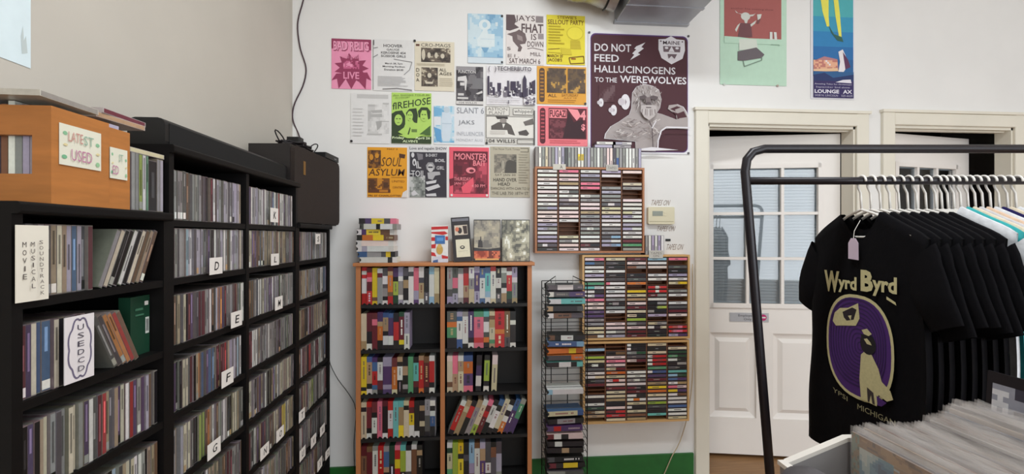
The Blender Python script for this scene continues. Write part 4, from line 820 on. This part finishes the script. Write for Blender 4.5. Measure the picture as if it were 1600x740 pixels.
# the big werewolf poster
MR = (74, 36, 44); WH = (222, 218, 222); GR = (168, 158, 156); GD = (120, 108, 108); GK = (92, 80, 82)
it = []
def rr(c, u0, v0, u1, v1, ru, rv):
    pts = []
    for cx_, cy_, st in ((u1 - ru, v1 - rv, 0), (u0 + ru, v1 - rv, 1), (u0 + ru, v0 + rv, 2), (u1 - ru, v0 + rv, 3)):
        for q in range(6): t = (st + q / 5) * math.pi / 2; pts.append((cx_ + ru * math.cos(t), cy_ + rv * math.sin(t)))
    return P(c, *pts)
it += [rr((84, 50, 110), .022, .012, .985, .985, .05, .045), rr(MR, .03, .022, .978, .978, .05, .045)]
it += [T(WH, 'DO NOT', .06, .095, .42, .16, .015), T(WH, 'FEED', .06, .185, .30, .245, .015), T(WH, 'HALLUCINOGENS', .06, .275, .86, .335, .015), T(WH, 'TO THE', .065, .375, .28, .415, .012), T(WH, 'WEREWOLVES', .31, .355, .97, .415, .018)]
it += [P(WH, (.47, .11), (.56, .075), (.52, .115), (.545, .125), (.485, .165), (.51, .175), (.41, .225), (.45, .18), (.43, .17), (.47, .135), (.45, .13))]
sh = [(.69, .045), (.76, .04), (.815, .015), (.87, .04), (.95, .045), (.955, .13), (.93, .20), (.82, .25), (.72, .20), (.69, .13)]
it += [P(WH, *sh), P((110, 92, 98), (.735, .10), (.91, .10), (.905, .148), (.74, .148)), T((70, 50, 58), 'MAINE', .735, .056, .905, .086, .01), P(WH, (.79, .146), (.82, .10), (.85, .146)), E(WH, .77, .115, .018, .010), E(WH, .875, .115, .018, .010), P((110, 92, 98), (.78, .165), (.875, .165), (.85, .205), (.82, .18), (.79, .205)), R((90, 70, 78), .705, .055, .72, .065), R((90, 70, 78), .92, .055, .935, .065)]
it += [Z(.10, .44, .26, .58, 10, 8, [MR, (84, 52, 58), (104, 78, 82)], 91, 3, lambda u, v: .3 - abs(u - 1 + v) * 1.2)]
for cu, cv, k in ((.115, .585, .7), (.235, .645, .9), (.345, .575, 1.3)):
    it += [P(WH, *[(cu + k * (.035 * math.cos(t) + .012), cv + k * .05 * math.sin(t)) for t in [2 * math.pi * q / 14 for q in range(14)]]), E((200, 192, 198), cu - .018 * k, cv, .026 * k, .024 * k, 12), P((150, 136, 144), (cu + .01 * k, cv - .02 * k), (cu + .022 * k, cv), (cu + .01 * k, cv + .022 * k))]
out = [(.42, .63), (.43, .50), (.47, .45), (.55, .425), (.63, .44), (.69, .47), (.715, .55), (.70, .62), (.67, .66), (.72, .67), (.82, .70), (.87, .715), (.86, .67), (.78, .625), (.79, .595), (.87, .585), (.93, .605), (.965, .65), (.98, .70), (.98, .79), (.86, .785), (.74, .79), (.69, .82), (.67, .90), (.66, .98), (.46, .98), (.46, .90), (.16, .88), (.17, .84), (.22, .78), (.30, .74), (.40, .68)]
it += [P(WH, *[((u - .58) * 1.02 + .58, (v - .7) * 1.012 + .7) if v < .95 else (u, v) for u, v in out]), P(GR, *out)]
it += [P(MR, (.80, .625), (.87, .60), (.91, .61), (.85, .63), (.86, .645)), P(MR, (.82, .645), (.88, .66), (.94, .64), (.97, .69), (.90, .70), (.875, .71), (.87, .68))]
rs = random.Random(12)
for k in range(90):                                  # hair strokes over the head and beard
    t = rs.uniform(0, 2 * math.pi); q = math.sqrt(rs.random()); u = .57 + .125 * q * math.cos(t); v = .55 + .12 * q * math.sin(t); d = rs.uniform(.015, .035); it.append(L(rs.choice([(196, 188, 186), GD, (150, 138, 136), (206, 200, 198)]), [(u, v), (u + (u - .57) * .12, v + d * (.9 if v > .53 else -.7))], .003))
it += [P(GK, (.485, .535), (.54, .525), (.56, .54), (.53, .56), (.49, .56)), P(GK, (.58, .54), (.62, .525), (.67, .535), (.66, .56), (.61, .56)), P(GD, (.55, .54), (.59, .54), (.605, .585), (.575, .60), (.545, .585)), E(GK, .574, .592, .026, .012, 10), P((186, 177, 175), (.50, .61), (.55, .605), (.60, .605), (.65, .61), (.655, .66), (.63, .70), (.58, .73), (.53, .705), (.50, .66)), R(GK, .55, .622, .60, .630)] + [L(c_, [(u_, .64), (u_ + (u_ - .575) * .1, .70 - abs(u_ - .575) * .4)], .0025) for u_, c_ in zip((.515, .53, .545, .56, .575, .59, .605, .62, .635), (GD, (206, 200, 198), GD, (150, 138, 136), (206, 200, 198), GD, (150, 138, 136), (206, 200, 198), GD))]
for k in range(46):                                  # shirt folds
    u = rs.uniform(.22, .66); v = rs.uniform(.72, .88) if u > .3 else rs.uniform(.80, .87); it.append(L(rs.choice([(196, 186, 182), GD, (146, 132, 130), (206, 198, 194)]), [(u, v), (u + rs.uniform(.02, .05), v + rs.uniform(-.03, .03))], .0035))
it += [L(GK, [(.57, .74), (.60, .79), (.61, .97)], .004), L(WH, [(.64, .74), (.60, .80)], .004), L(WH, [(.655, .97), (.66, .90), (.69, .82), (.74, .79), (.98, .79)], .006), P(WH, (.40, .982), (.60, .955), (.86, .975), (.60, .985))]
poster('large maroon werewolf warning poster with bearded man', 919, 52, 1077, 240, (226, 224, 228), it, name='poster', cat='poster', group='large posters', Y=WY - .0045, pins=((.01, .01, 'G'), (.99, .01, 'G'), (.99, .99, 'G')))
GN = (186, 216, 194); RD = (164, 92, 88)
poster('pale green poster with a horned figure on red', 1125, -45, 1229, 133, GN,
       [R(RD, .06, .0, .92, .59), T((110, 60, 58), 'another fine evening show', .16, .325, .80, .345), E((206, 208, 200), .38, .40, .07, .035), P((206, 208, 200), (.32, .385), (.24, .37), (.22, .35), (.27, .375), (.34, .38)), P((206, 208, 200), (.44, .385), (.50, .38), (.53, .37), (.49, .395), (.44, .40)), P((206, 208, 200), (.35, .42), (.42, .42), (.40, .46), (.37, .46)), P((112, 72, 76), (.30, .46), (.46, .46), (.48, .58), (.26, .59)), P((206, 208, 200), (.26, .48), (.30, .46), (.24, .54), (.22, .52)), P((206, 208, 200), (.45, .47), (.54, .43), (.52, .46), (.46, .49)), P((206, 208, 200), (.55, .38), (.62, .375), (.60, .42), (.56, .43)), P((120, 76, 76), (.56, .43), (.61, .41), (.58, .46), (.54, .46)), P(GN, (.06, .58), (.30, .585), (.6, .60), (.8, .59), (.92, .60), (.92, .64), (.06, .64)), P((210, 216, 204), (.28, .60), (.54, .60), (.56, .68), (.28, .70)), P((104, 96, 100), (.26, .71), (.54, .67), (.66, .73), (.62, .76), (.36, .79), (.26, .79)), L((120, 140, 124), [(.34, .79), (.36, .84), (.62, .78), (.62, .75)], .004), P((214, 216, 210), (.74, .53), (.78, .53), (.78, .60), (.74, .60)), P((214, 216, 210), (.80, .53), (.84, .53), (.85, .60), (.81, .60)), L((150, 176, 156), [(.76, .64), (.88, .64), (.88, .65)], .003)],
       name='poster', cat='poster', group='large posters', pins=((.06, 1.0, (190, 200, 190)), (.86, 1.0, (170, 150, 140))))
PU = (52, 42, 92)
grad = [((92, 178, 170), .0), ((78, 170, 176), .2), ((58, 150, 184), .34), ((48, 128, 182), .46), ((42, 108, 168), .58), ((40, 96, 150), .68)]
its = [R(c, .05, v, .97, .82) for c, v in grad]
its += [P((232, 224, 92), (.20, 0), (.42, 0), (.40, .18), (.40, .34), (.42, .42), (.36, .42), (.26, .30), (.20, .16)), P((232, 224, 92), (.48, 0), (.64, 0), (.60, .14), (.66, .32), (.70, .50), (.64, .50), (.56, .34), (.50, .16)), P((214, 160, 70), (.36, .02), (.42, .0), (.40, .18)), P((150, 96, 52), (.60, 0), (.66, .0), (.62, .12)), P((50, 96, 84), (.40, .41), (.52, .48), (.70, .50), (.74, .54), (.60, .53), (.46, .47)), P((178, 124, 128), (.05, .70), (.30, .66), (.6, .68), (.62, .76), (.05, .78)), Z(.05, .69, .60, .76, 14, 5, [(110, 60, 76), (190, 120, 110), (226, 170, 140), (230, 222, 222)], 7, 4), P((230, 224, 226), (.62, .62), (.72, .60), (.80, .66), (.78, .76), (.70, .80), (.62, .78), (.66, .70)), P((92, 50, 84), (.72, .62), (.84, .68), (.90, .74), (.78, .76)), P((230, 190, 150), (.05, .765), (.60, .75), (.62, .775), (.05, .785)), R((44, 92, 140), .05, .78, .97, .86), P((34, 52, 100), (.05, .81), (.3, .79), (.5, .83), (.97, .80), (.97, .87), (.05, .87)), R(PU, .05, .855, .97, .99), P((226, 222, 230), (.55, .865), (.72, .845), (.90, .84), (.92, .87)), T((200, 196, 214), 'Amazing Tales for Grownups', .07, .875, .92, .89), T((200, 196, 214), 'September 2nd show', .10, .90, .88, .915), T((230, 226, 236), 'LOUNGE', .07, .925, .63, .955, .03), T((230, 226, 236), 'AX', .72, .925, .93, .955, .03), T((190, 186, 206), '2438 N. LINCOLN', .07, .965, .60, .98), T((190, 186, 206), '525-6620', .68, .965, .94, .98)]
poster('tall blue LOUNGE AX poster with yellow diving legs', 1267, -40, 1335, 155, (222, 220, 226), its, name='poster', cat='poster', group='large posters')

# ------------------------------------------------------------------ duct and metal box near the ceiling
M_metal = mat('galvanised_metal', (176, 178, 184), 0.42, metal=.7, var=.10, scale=6)
M_foil = mat('duct_foil', (190, 188, 182), 0.38, metal=.75, var=.12, scale=20)
A = onY(960, 37, WY); Bq = onY(1072, 37, WY)
o = empty('metal_plenum', ((A.x + Bq.x) / 2, WY - .6, A.z)); tag(o, 'galvanised metal air box on the wall above the werewolf poster', 'air duct')
MB().bev((A.x, WY - .55, A.z), (Bq.x, WY - .002, CZ - .002), .006, 'y').build('box', M_metal, o)
MB().box((A.x - .006, WY - .03, A.z - .004), (Bq.x + .006, WY - .001, A.z + .012)).build('wall_flange', M_metal, o)
for k in (.2, .4): MB().box((A.x - .002, WY - k - .012, A.z - .003), (Bq.x + .002, WY - k + .012, A.z + .001)).build('seam_strip', M_metal, o)
def ribbed(pts, r, step=.012):
    m = MB(); P_ = smooth([Vector(p) for p in pts], 14); n = 20; base = 0; up = Vector((0, 1, 0))
    for i, p in enumerate(P_):
        d = (P_[min(i + 1, len(P_) - 1)] - P_[max(i - 1, 0)]).normalized(); a = d.cross(up).normalized(); b_ = a.cross(d); q = r * (1 + (.025 if i % 2 else -.02))
        for k in range(n): t = 2 * math.pi * k / n; m.v.append(p + q * (a * math.cos(t) + b_ * math.sin(t)))
        if i:
            for k in range(n): m.f.append([(i - 1) * n + k, (i - 1) * n + (k + 1) % n, i * n + (k + 1) % n, i * n + k]); m.c.append((200, 200, 200))
    return m, P_
zc = A.z + .105
m, P_ = ribbed([(A.x - .012, WY - .13, zc), (A.x - .09, WY - .13, zc + .022), (A.x - .18, WY - .14, zc + .045), (A.x - .27, WY - .14, zc + .05), (A.x - .34, WY - .14, zc + .11), (A.x - .36, WY - .14, zc + .30)], .098)
o = m.build('flexible_duct', M_foil, origin=P_[-1], smooth=True); tag(o, 'ribbed silver flexible duct joining the metal air box', 'air duct')
p = P_[10]; d = (P_[11] - P_[9]).normalized(); a = d.cross(Vector((0, 1, 0))).normalized(); b_ = a.cross(d)
MB().tube([p + .103 * (a * math.cos(2 * math.pi * k / 24) + b_ * math.sin(2 * math.pi * k / 24)) for k in range(24)], .006, 5, closed=True).build('strap', M_sb, o)
# ceiling lamp that lights the shop
for k, (lx, ly, le) in enumerate(LAMPS):
    o = empty('ceiling_lamp', (lx, ly, CZ)); tag(o, 'white fluorescent ceiling lamp nearer the %s' % ('door' if k else 'CD shelves'), 'lamp', 'ceiling lamps')
    MB().bev((lx - .65, ly - .13, CZ - .09), (lx + .65, ly + .13, CZ - .0005), .02, 'x').build('housing', mat('lamp_housing', (230, 230, 228), .5), o)

# ------------------------------------------------------------------ garment rack with T-shirts (square to the camera)
M_rk = mat('rack_black_steel', (30, 26, 32), 0.35, metal=.2, var=.1, scale=30)
GZ = 1.47; xL = .765; xR = 2.02; zt = H + .289; zb_ = H + .184
gr = empty('garment_rack', CW(1.35, GZ, 0)); tag(gr, 'black steel garment rack holding T-shirts', 'garment rack')
def post(xt, xb):
    s = 1 if xt < 1.3 else -1
    return [CW(xb, GZ, .02), CW(xb + (xt - xb) * .36, GZ, .6), CW(xt + (xb - xt) * .15, GZ, H - .02), CW(xt, GZ, zt - .075), CW(xt + s * .006, GZ, zt - .035), CW(xt + s * .026, GZ, zt - .010), CW(xt + s * .062, GZ, zt)]
pl = post(xL, xL + .13); pr = post(xR, xR - .11)
MB().tube(pl + pr[::-1], .0145, 10).build('frame', M_rk, gr, smooth=True)
MB().tube([CW(xL + .004, GZ, zb_), CW(xR - .004, GZ, zb_)], .0125, 10).build('hanging_rail', M_rk, gr, smooth=True)
for xq in (xL + .13, xR - .11):
    MB().tube([CW(xq, GZ - .25, .02), CW(xq, GZ + .25, .02)], .0145, 8).build('foot', M_rk, gr, smooth=True)
MB().tube([CW(xL + .118, GZ, .16), CW(xR - .098, GZ, .16)], .010, 8).build('lower_bar', M_rk, gr, smooth=True)

M_hang = mat('white_hanger_plastic', (236, 232, 226), 0.35, var=.02)
def hanger_mb():
    m = MB(); r = .0035; top = zb_ - H        # local frame: x along rail, y across the shirt (positive = away from camera), z relative to the camera height
    hk = [(0, .020 * math.cos(t), top + .0005 + .0185 * math.sin(t)) for t in [math.pi * (1.12 - 1.12 * k / 9) for k in range(10)]]
    hk = [(0, -.0185, top - .010)] + hk[1:] if False else hk
    m.tube(hk[::-1] + [(0, -.019, top - .012)], r, 6) if False else None
    pts = [(0, .0185 * math.cos(t), top + .0175 * math.sin(t) - .001) for t in [math.pi * 1.15 * k / 10 - .15 for k in range(11)]]
    pts = pts[::-1]                              # from the open tip on the near side over the rail
    pts = [(0, -p[1], p[2]) for p in pts][::-1]
    tip = pts[0]; stem = [(0, .016, top - .018), (0, .004, top - .040), (0, 0, top - .094)]
    q = [p for p in pts if True]
    if q[0][1] > q[-1][1]: q = q[::-1]
    m.tube(q + stem, r, 6)
    m.tube([(0, -.19, .004), (0, -.15, .026), (0, -.06, .072), (0, 0, .090), (0, .06, .072), (0, .15, .026), (0, .19, .004)], .0042, 6)
    m.tube([(0, -.19, .004), (0, 0, .000), (0, .19, .004)], .0035, 5)
    return m
RM = Matrix.Rotation(-TH, 4, 'Z')
HM = None
def place(o, xc, rz=0.0):
    o.location = CW(xc, GZ, H); o.rotation_euler.z = -TH + rz; WM[o.name] = Matrix.Translation(o.location) @ Matrix.Rotation(o.rotation_euler.z, 4, 'Z')
def hanger(xc, label, rz):
    global HM
    if HM is None: o = hanger_mb().build('clothes_hanger', M_hang, smooth=True); HM = o
    else: o = HM.copy(); COL.objects.link(o)
    place(o, xc, rz); tag(o, label, 'hanger', 'white hangers on the garment rack'); return o
def shirt_mb(seed, ln=.84, th=.020):
    """T-shirt hanging flat in the local y-z plane, front towards -x"""
    rs = random.Random(seed); m = MB(); NY, NZ = 22, 26; k1, k2 = 1.3, 2.2
    def shoulder(y):                                   # height of the upper edge
        a = abs(y); nk = .085
        if a < nk: return .066 - .055 * math.cos(a / nk * math.pi / 2)
        return .066 - (a - nk) * .52 - max(0, a - .19) ** 2 * 3
    def half(v): return .235 - .018 * math.sin(min(v / .35, 1) * math.pi) * .6 + .012 * v
    def fold(y, z): return (.004 + .010 * max(0, -z - .05)) * math.sin(y * 26 + k1 + z * 3) * min(1, max(0, (abs(y) - .12) / .08) + .15) + .003 * math.sin(z * 17 + k2)
    gf = []
    for sgn in (-1, 1):
        base = len(m.v)
        for j in range(NZ + 1):
            v = j / NZ
            for i in range(NY + 1):
                s = (i / NY) * 2 - 1; top = shoulder(s * .235); y = s * half(v); z = top + (-ln + .066 - top) * v
                edge = 1 - abs(s) ** 6; tv = min(1, v * 9)
                dip = .035 * max(0, 1 - abs(y) / .085) * (1 - v) ** 8 if sgn < 0 else 0    # the front neckline sits lower
                m.v.append(Vector((sgn * th / 2 * (.7 + .3 * edge) * (.6 + .4 * tv) + fold(y, z), y, z - dip)))
        for j in range(NZ):
            for i in range(NY):
                q = [base + j * (NY + 1) + i, base + j * (NY + 1) + i + 1, base + (j + 1) * (NY + 1) + i + 1, base + (j + 1) * (NY + 1) + i]
                m.f.append(q if sgn > 0 else q[::-1]); m.c.append((0, 0, 0))
        gf.append(base)
    A_, B_ = gf; W_ = NY + 1
    def join(a, b): m.f.append([A_ + a, A_ + b, B_ + b, B_ + a]); m.c.append((0, 0, 0))
    for i in range(NY):
        if abs((i + .5) / NY * 2 - 1) * .235 > .08: join(i, i + 1)
    for j in range(NZ): join(j * W_, (j + 1) * W_); join(j * W_ + NY, (j + 1) * W_ + NY)
    for sd in (-1, 1):                                 # sleeves: flattened drooping tubes
        rings = []; n = 14; dp_ = rs.uniform(-.02, .015)
        for q in range(8):
            t = q / 7; cy = sd * (.205 + .085 * t ** .8); cz = -.075 - (.195 + dp_) * t; up = .115 - .035 * t; wv = th * .5 + .002 * math.sin(t * 9 + k1)
            dr = Vector((0, sd * .93, .36)) if t > .4 else Vector((0, sd * .75, .66))
            ring = [Vector((wv * math.sin(2 * math.pi * k / n) + .006 * math.sin(t * 5 + k2), cy, cz)) + dr.normalized() * (up * .62) * math.cos(2 * math.pi * k / n) for k in range(n)]
            rings.append(ring)
        b0 = len(m.v)
        for rg in rings: m.v += rg
        for q in range(7):
            for k in range(n):
                f = [b0 + q * n + k, b0 + q * n + (k + 1) % n, b0 + (q + 1) * n + (k + 1) % n, b0 + (q + 1) * n + k]; m.f.append(f if sd > 0 else f[::-1]); m.c.append((0, 0, 0))
    return m
def cloth(name, c):
    mt = mat('cotton_' + name, c, 0.95, var=.10, scale=60, bump=.15); mt.node_tree.nodes['Principled BSDF'].inputs['Specular IOR Level'].default_value = .12; return mt
seq = [('black', (13, 12, 15), 1.147), ('black', 0, 1.179), ('black', 0, 1.210), ('black', 0, 1.241), ('black', 0, 1.271), ('black', 0, 1.300), ('black', 0, 1.330), ('black', 0, 1.360),
       ('white', (222, 224, 228), 1.392), ('teal', (66, 170, 172), 1.412), ('cream', (226, 212, 188), 1.432), ('pale grey', (206, 204, 206), 1.452), ('peach', (226, 196, 170), 1.474), ('white', (226, 224, 220), 1.498), ('navy', (40, 36, 84), 1.522), ('cream', (220, 208, 190), 1.546), ('white', (222, 222, 224), 1.572), ('grey', (170, 172, 180), 1.600), ('white', (224, 222, 220), 1.628), ('navy', (44, 40, 88), 1.656)]
SHM = {}
first = None; cnt = {}
for k, (nm, c, xc) in enumerate(seq):
    rz = -.02 + .003 * math.sin(k * 2.1); cnt[nm] = cnt.get(nm, 0) + 1
    lab = 'black Wyrd Byrd T-shirt with purple oval print, frontmost on rack' if k == 0 else '%s T-shirt, %s from the front on the garment rack' % (nm, ORD[k])
    vkey = (nm, k % 4 if nm == 'black' else 0) 
    m = shirt_mb(k + 1, th=.026 if k == 0 else .021 if k < 8 else .012); m.xf(Matrix.Translation((0, 0, .028 if k > 7 else .012))); o = m.build('t_shirt', cloth(nm.replace(' ', '_'), c), smooth=True); place(o, xc, rz); tag(o, lab, 'T-shirt', 'T-shirts on the garment rack')
    hanger(xc, 'white hanger holding the %s T-shirt from the front' % ORD[k], rz)
    if k == 0: first = o
# print on the front shirt
M0 = WM[first.name]; cr = (206, 198, 150)
def sp_(y, z): return M0 @ Vector((-.0205, y, z))
org = sp_(.145, -.105); Uv = sp_(-.175, -.105) - org; Vv = sp_(.145, -.545) - org; Nv = (M0.to_3x3() @ Vector((-1, 0, 0)))
pur = (74, 34, 112); pu2 = (52, 24, 84); it = []
ov = [(.48 + .455 * math.copysign(abs(math.cos(t)) ** .8, math.cos(t)), .575 + .385 * math.copysign(abs(math.sin(t)) ** .85, math.sin(t))) for t in [2 * math.pi * k / 40 for k in range(40)]]
iv = [((u - .48) * .93 + .48, (v - .575) * .94 + .575) for u, v in ov]
it += [P(cr, *ov), P(pur, *iv)]
for k in range(1, 12):
    q = [((u - .55) * k / 12.5 + .53, (v - .60) * k / 12.5 + .565) for u, v in iv]; it.append(L(pu2, q + q[:1], .005))
it += [P(cr, (.13, .43), (.16, .36), (.24, .315), (.36, .30), (.50, .25), (.52, .36), (.47, .42), (.32, .44), (.18, .46)), P((36, 28, 34), (.28, .34), (.42, .29), (.48, .30), (.44, .38), (.34, .40), (.30, .38)), P(cr, (.36, .36), (.41, .35), (.40, .39)),
       P(cr, (.54, .62), (.60, .58), (.68, .60), (.76, .68), (.80, .76), (.90, .80), (.93, .85), (.86, .88), (.76, .86), (.74, .945), (.54, .945), (.52, .8)), E((22, 18, 24), .63, .53, .10, .075), P((22, 18, 24), (.54, .47), (.70, .47), (.72, .56), (.56, .58)), P(cr, (.55, .44), (.62, .42), (.68, .45), (.64, .47), (.58, .465)), P(cr, (.58, .50), (.62, .49), (.66, .51), (.68, .53), (.62, .53)), P((60, 50, 50), (.62, .84), (.70, .86), (.72, .94), (.69, .94), (.67, .88), (.65, .94), (.63, .94)), P(pur, (.74, .87), (.86, .89), (.80, .93), (.75, .935))]
it += [T(cr, 'W', .0, .03, .235, .20, .045), T(cr, 'yrd', .22, .06, .485, .19, .035), T(cr, 'B', .54, .0, .70, .155, .045), T(cr, 'yrd', .69, .03, .975, .175, .035), P(cr, (.86, .165), (.96, .195), (.97, .215), (.86, .185))]
it += [T((150, 145, 110), 'YPSI', .14, .965, .36, 1.0, .0, -.6, 2), T((150, 145, 110), 'MICHIGAN', .50, .985, .96, 1.025, .0, .25, 2)]
lay(first, org, Uv, Vv, Nv, it, CLOTHINK, step=.00012)
# price tag on the front shirt
A = M0 @ Vector((-.022, .012, .012)); tg = []
for y, z in ((-.021, -.075), (.024, -.072), (.024, -.020), (.012, -.004), (-.008, -.004), (-.020, -.020)): tg.append(M0 @ Vector((-.026, y, z)))
n = len(tg); m = MB(); nv = M0.to_3x3() @ Vector((.001, 0, 0)); m.add(tg + [p + nv for p in tg], [list(range(n)), list(range(n, 2 * n))[::-1]] + [(i, i + n, (i + 1) % n + n, (i + 1) % n) for i in range(n)], (214, 196, 214))
o = m.build('price_tag', PAPER, origin=tg[3]); tag(o, 'pale lilac price tag hanging at the frontmost shirt collar', 'tag')
MB().tube([M0 @ Vector((-.0255, .002, -.012)), M0 @ Vector((-.022, .002, .02)), M0 @ Vector((-.004, .0, .055))], .0012, 4).build('string', M_hang, o)

# ------------------------------------------------------------------ record bin in the foreground
hb = .45                                              # record tops lie this far below the camera
def RB(px, py, h): t = h * F / (py - 370); return CW((px - 800) / F * t, t, H - h)
A = RB(1331, 664, hb); Bq = RB(1480, 740, hb)         # top edge of the front sleeve
ed = (Bq - A); ed.z = 0; ed.normalize(); st = Vector((-ed.y, ed.x, 0))
if st.x < 0: st = -st                                 # the direction the records are stacked in
M_bin = mat('bin_grey_laminate', (150, 146, 146), 0.5, var=.05)
M_rim = mat('bin_white_rim', (232, 226, 218), 0.5, var=.03)
M_poly = mat('polythene_sleeve', (236, 230, 226), 0.25, var=.05, scale=40, alpha=.27)
LP = .315
bn = empty('record_bin', A + st * .25 + Vector((0, 0, -(H - hb)))); tag(bn, 'grey record bin with white rim in the right foreground', 'record bin')
def fr(a, b, z): return A + ed * a + st * b + Vector((0, 0, z))
def slab(name, a0, a1, b0, b1, z0, z1, mt):
    p = [fr(a0, b0, z0), fr(a1, b0, z0), fr(a1, b1, z0), fr(a0, b1, z0), fr(a0, b0, z1), fr(a1, b0, z1), fr(a1, b1, z1), fr(a0, b1, z1)]
    return MB().add(p, [(3, 2, 1, 0), (4, 5, 6, 7), (0, 1, 5, 4), (1, 2, 6, 5), (2, 3, 7, 6), (3, 0, 4, 7)]).build(name, mt, bn)
zr = -.045; z0 = -LP - .012; ft = -(H - hb)
EB = -.15; zl = zr - .055
slab('base', -.02, LP + .03, EB, .62, z0 - .015, z0, M_bin)
def side(a0, a1, dz0, dz1, mt, name, w0=None):
    lo = (lambda b, z: z0) if w0 is None else (lambda b, z: z + w0); p = []
    for z_ in (0, 1):
        for a_, b_, z in ((a0, EB, zl), (a1, EB, zl), (a1, 0, zr), (a0, 0, zr), (a0, .62, zr), (a1, .62, zr)): p.append(fr(a_, b_, (z + dz1) if z_ else (z0 if w0 is None else z + dz0)))
    return MB().add(p, [(0, 1, 2, 3), (3, 2, 5, 4), (6, 9, 8, 7), (9, 10, 11, 8), (0, 6, 7, 1), (1, 7, 8, 2), (2, 8, 11, 5), (5, 11, 10, 4), (4, 10, 9, 3), (3, 9, 6, 0)]).build(name, mt, bn)
side(-.024, -.013, 0, 0, M_bin, 'far_side'); side(LP + .016, LP + .03, 0, 0, M_bin, 'near_side')
side(-.029, -.011, 0, .010, M_rim, 'rim', .0); side(LP + .014, LP + .034, 0, .010, M_rim, 'rim', .0)
slab('end_panel', -.022, LP + .03, EB - .014, EB, z0, zl, M_bin); slab('end_panel', -.022, LP + .03, .62, .634, z0, zr, M_bin)
slab('rim', -.026, LP + .034, EB - .018, EB, zl, zl + .010, M_rim)
for a_ in (0, LP - .02):
    for b_ in (EB + .01, .58): slab('leg', a_, a_ + .035, b_, b_ + .035, ft, z0 - .015, M_bin)
art = [Z(0, 0, 1, 1, 44, 44, [(44, 84, 112), (70, 116, 142), (104, 146, 160), (176, 190, 186), (206, 208, 196), (120, 110, 88)], 17, 5.0), Z(0, 0, 1, .085, 44, 5, [(112, 78, 40), (150, 108, 58), (176, 134, 80), (128, 96, 60)], 3, 5), Z(0, 0, .07, 1, 4, 44, [(90, 96, 70), (120, 132, 110), (140, 110, 66)], 9, 5), Z(.35, .085, 1, .15, 30, 4, [(132, 98, 54), (160, 122, 72), (180, 180, 168)], 5, 4)]
rs = random.Random(4); cols = [(150, 130, 120), (110, 116, 130), (170, 150, 130), (90, 84, 90), (180, 176, 170), (130, 96, 84)]
for k in range(46):
    b0 = k * .0125 + rs.uniform(0, .001); dz = rs.uniform(-.010, .004) + (.045 * min(1, max(0, (b0 - .17) / .09)) if k else 0) * (1 if b0 < .40 else max(0, 1 - (b0 - .40) / .1)); da = rs.uniform(-.004, .006)
    c = cols[k % 6]
    if .322 < b0 < .362: continue
    p = [fr(da, b0, dz - LP), fr(da + LP, b0, dz - LP), fr(da + LP, b0 + .0035, dz - LP), fr(da, b0 + .0035, dz - LP), fr(da, b0, dz - .006), fr(da + LP, b0, dz - .006), fr(da + LP, b0 + .0035, dz - .006), fr(da, b0 + .0035, dz - .006)]
    o = MB().add(p, [(3, 2, 1, 0), (4, 5, 6, 7), (0, 1, 5, 4), (1, 2, 6, 5), (2, 3, 7, 6), (3, 0, 4, 7)], c).build('vinyl_record', PRINT, origin=fr(da + LP / 2, b0, dz - LP))
    tag(o, 'front record with blue and brown cover in the bin' if k == 0 else 'record in clear plastic sleeve, %s from the front of the bin' % ORD[k], 'record', 'records in the foreground bin')
    if k == 0: lay(o, fr(da, b0, dz - .006), ed * LP, Vector((0, 0, -LP + .006)), -st, art, PRINT)
    m = MB(); NS = 16
    for off, fl in ((-.0012, -1), (.0047, 1)):
        vs = []
        for q in range(NS + 1):
            u = q / NS; lean = .0016 * math.sin(u * 9 + k) + fl * .0014
            vs += [fr(da - .003 + u * (LP + .006), b0 + off, dz - LP), fr(da - .003 + u * (LP + .006), b0 + off, dz - .004), fr(da - .003 + u * (LP + .006), b0 + off + lean + .0015, dz + .008 + .0022 * math.sin(u * 23 + k * 2.1))]
        m.add(vs, [(3 * q + r_, 3 * q + 3 + r_, 3 * q + 4 + r_, 3 * q + 1 + r_) for q in range(NS) for r_ in (0, 1)])
    m.build('plastic_sleeve', M_poly, o, smooth=True)
# dark grey bag in the near corner of the bin
c = RB(1262, 757, .50); m = MB()
for i in range(9):
    for j in range(14):
        t = math.pi * i / 8; p_ = 2 * math.pi * j / 14; q = 1 + .06 * math.sin(3 * p_ + i)
        m.v.append(c + Vector((.055 * math.sin(t) * math.cos(p_) * q, .05 * math.sin(t) * math.sin(p_) * q, .045 * math.cos(t) - .012)))
for i in range(8):
    for j in range(14): m.f.append([i * 14 + j, (i + 1) * 14 + j, (i + 1) * 14 + (j + 1) % 14, i * 14 + (j + 1) % 14]); m.c.append((80, 76, 78))
o = m.build('cloth_bundle', mat('dark_grey_cloth', (82, 78, 80), .9, var=.15, scale=30, bump=.2), origin=c - Vector((0, 0, .057)), smooth=True); tag(o, 'dark grey rounded cloth bundle at the record bin corner', 'bundle')
# dark cover at the right edge of the frame
m = MB(); pp = [fr(.0, .328, -.2), fr(.25, .328, -.2), fr(.25, .333, -.2), fr(.0, .333, -.2), fr(.0, .350, .125), fr(.25, .350, .125), fr(.25, .355, .125), fr(.0, .355, .125)]
o = m.add(pp, [(3, 2, 1, 0), (4, 5, 6, 7), (0, 1, 5, 4), (1, 2, 6, 5), (2, 3, 7, 6), (3, 0, 4, 7)], (26, 22, 26)).build('vinyl_record', PRINT, origin=pp[0]); tag(o, 'black record cover with white smudges rising at the right edge', 'record')
lay(o, pp[4], pp[5] - pp[4], pp[0] - pp[4], -st, [Z(.05, .08, .6, .4, 12, 8, [(26, 22, 26), (60, 58, 70), (150, 150, 160), (214, 212, 214)], 6, 3)], PRINT)
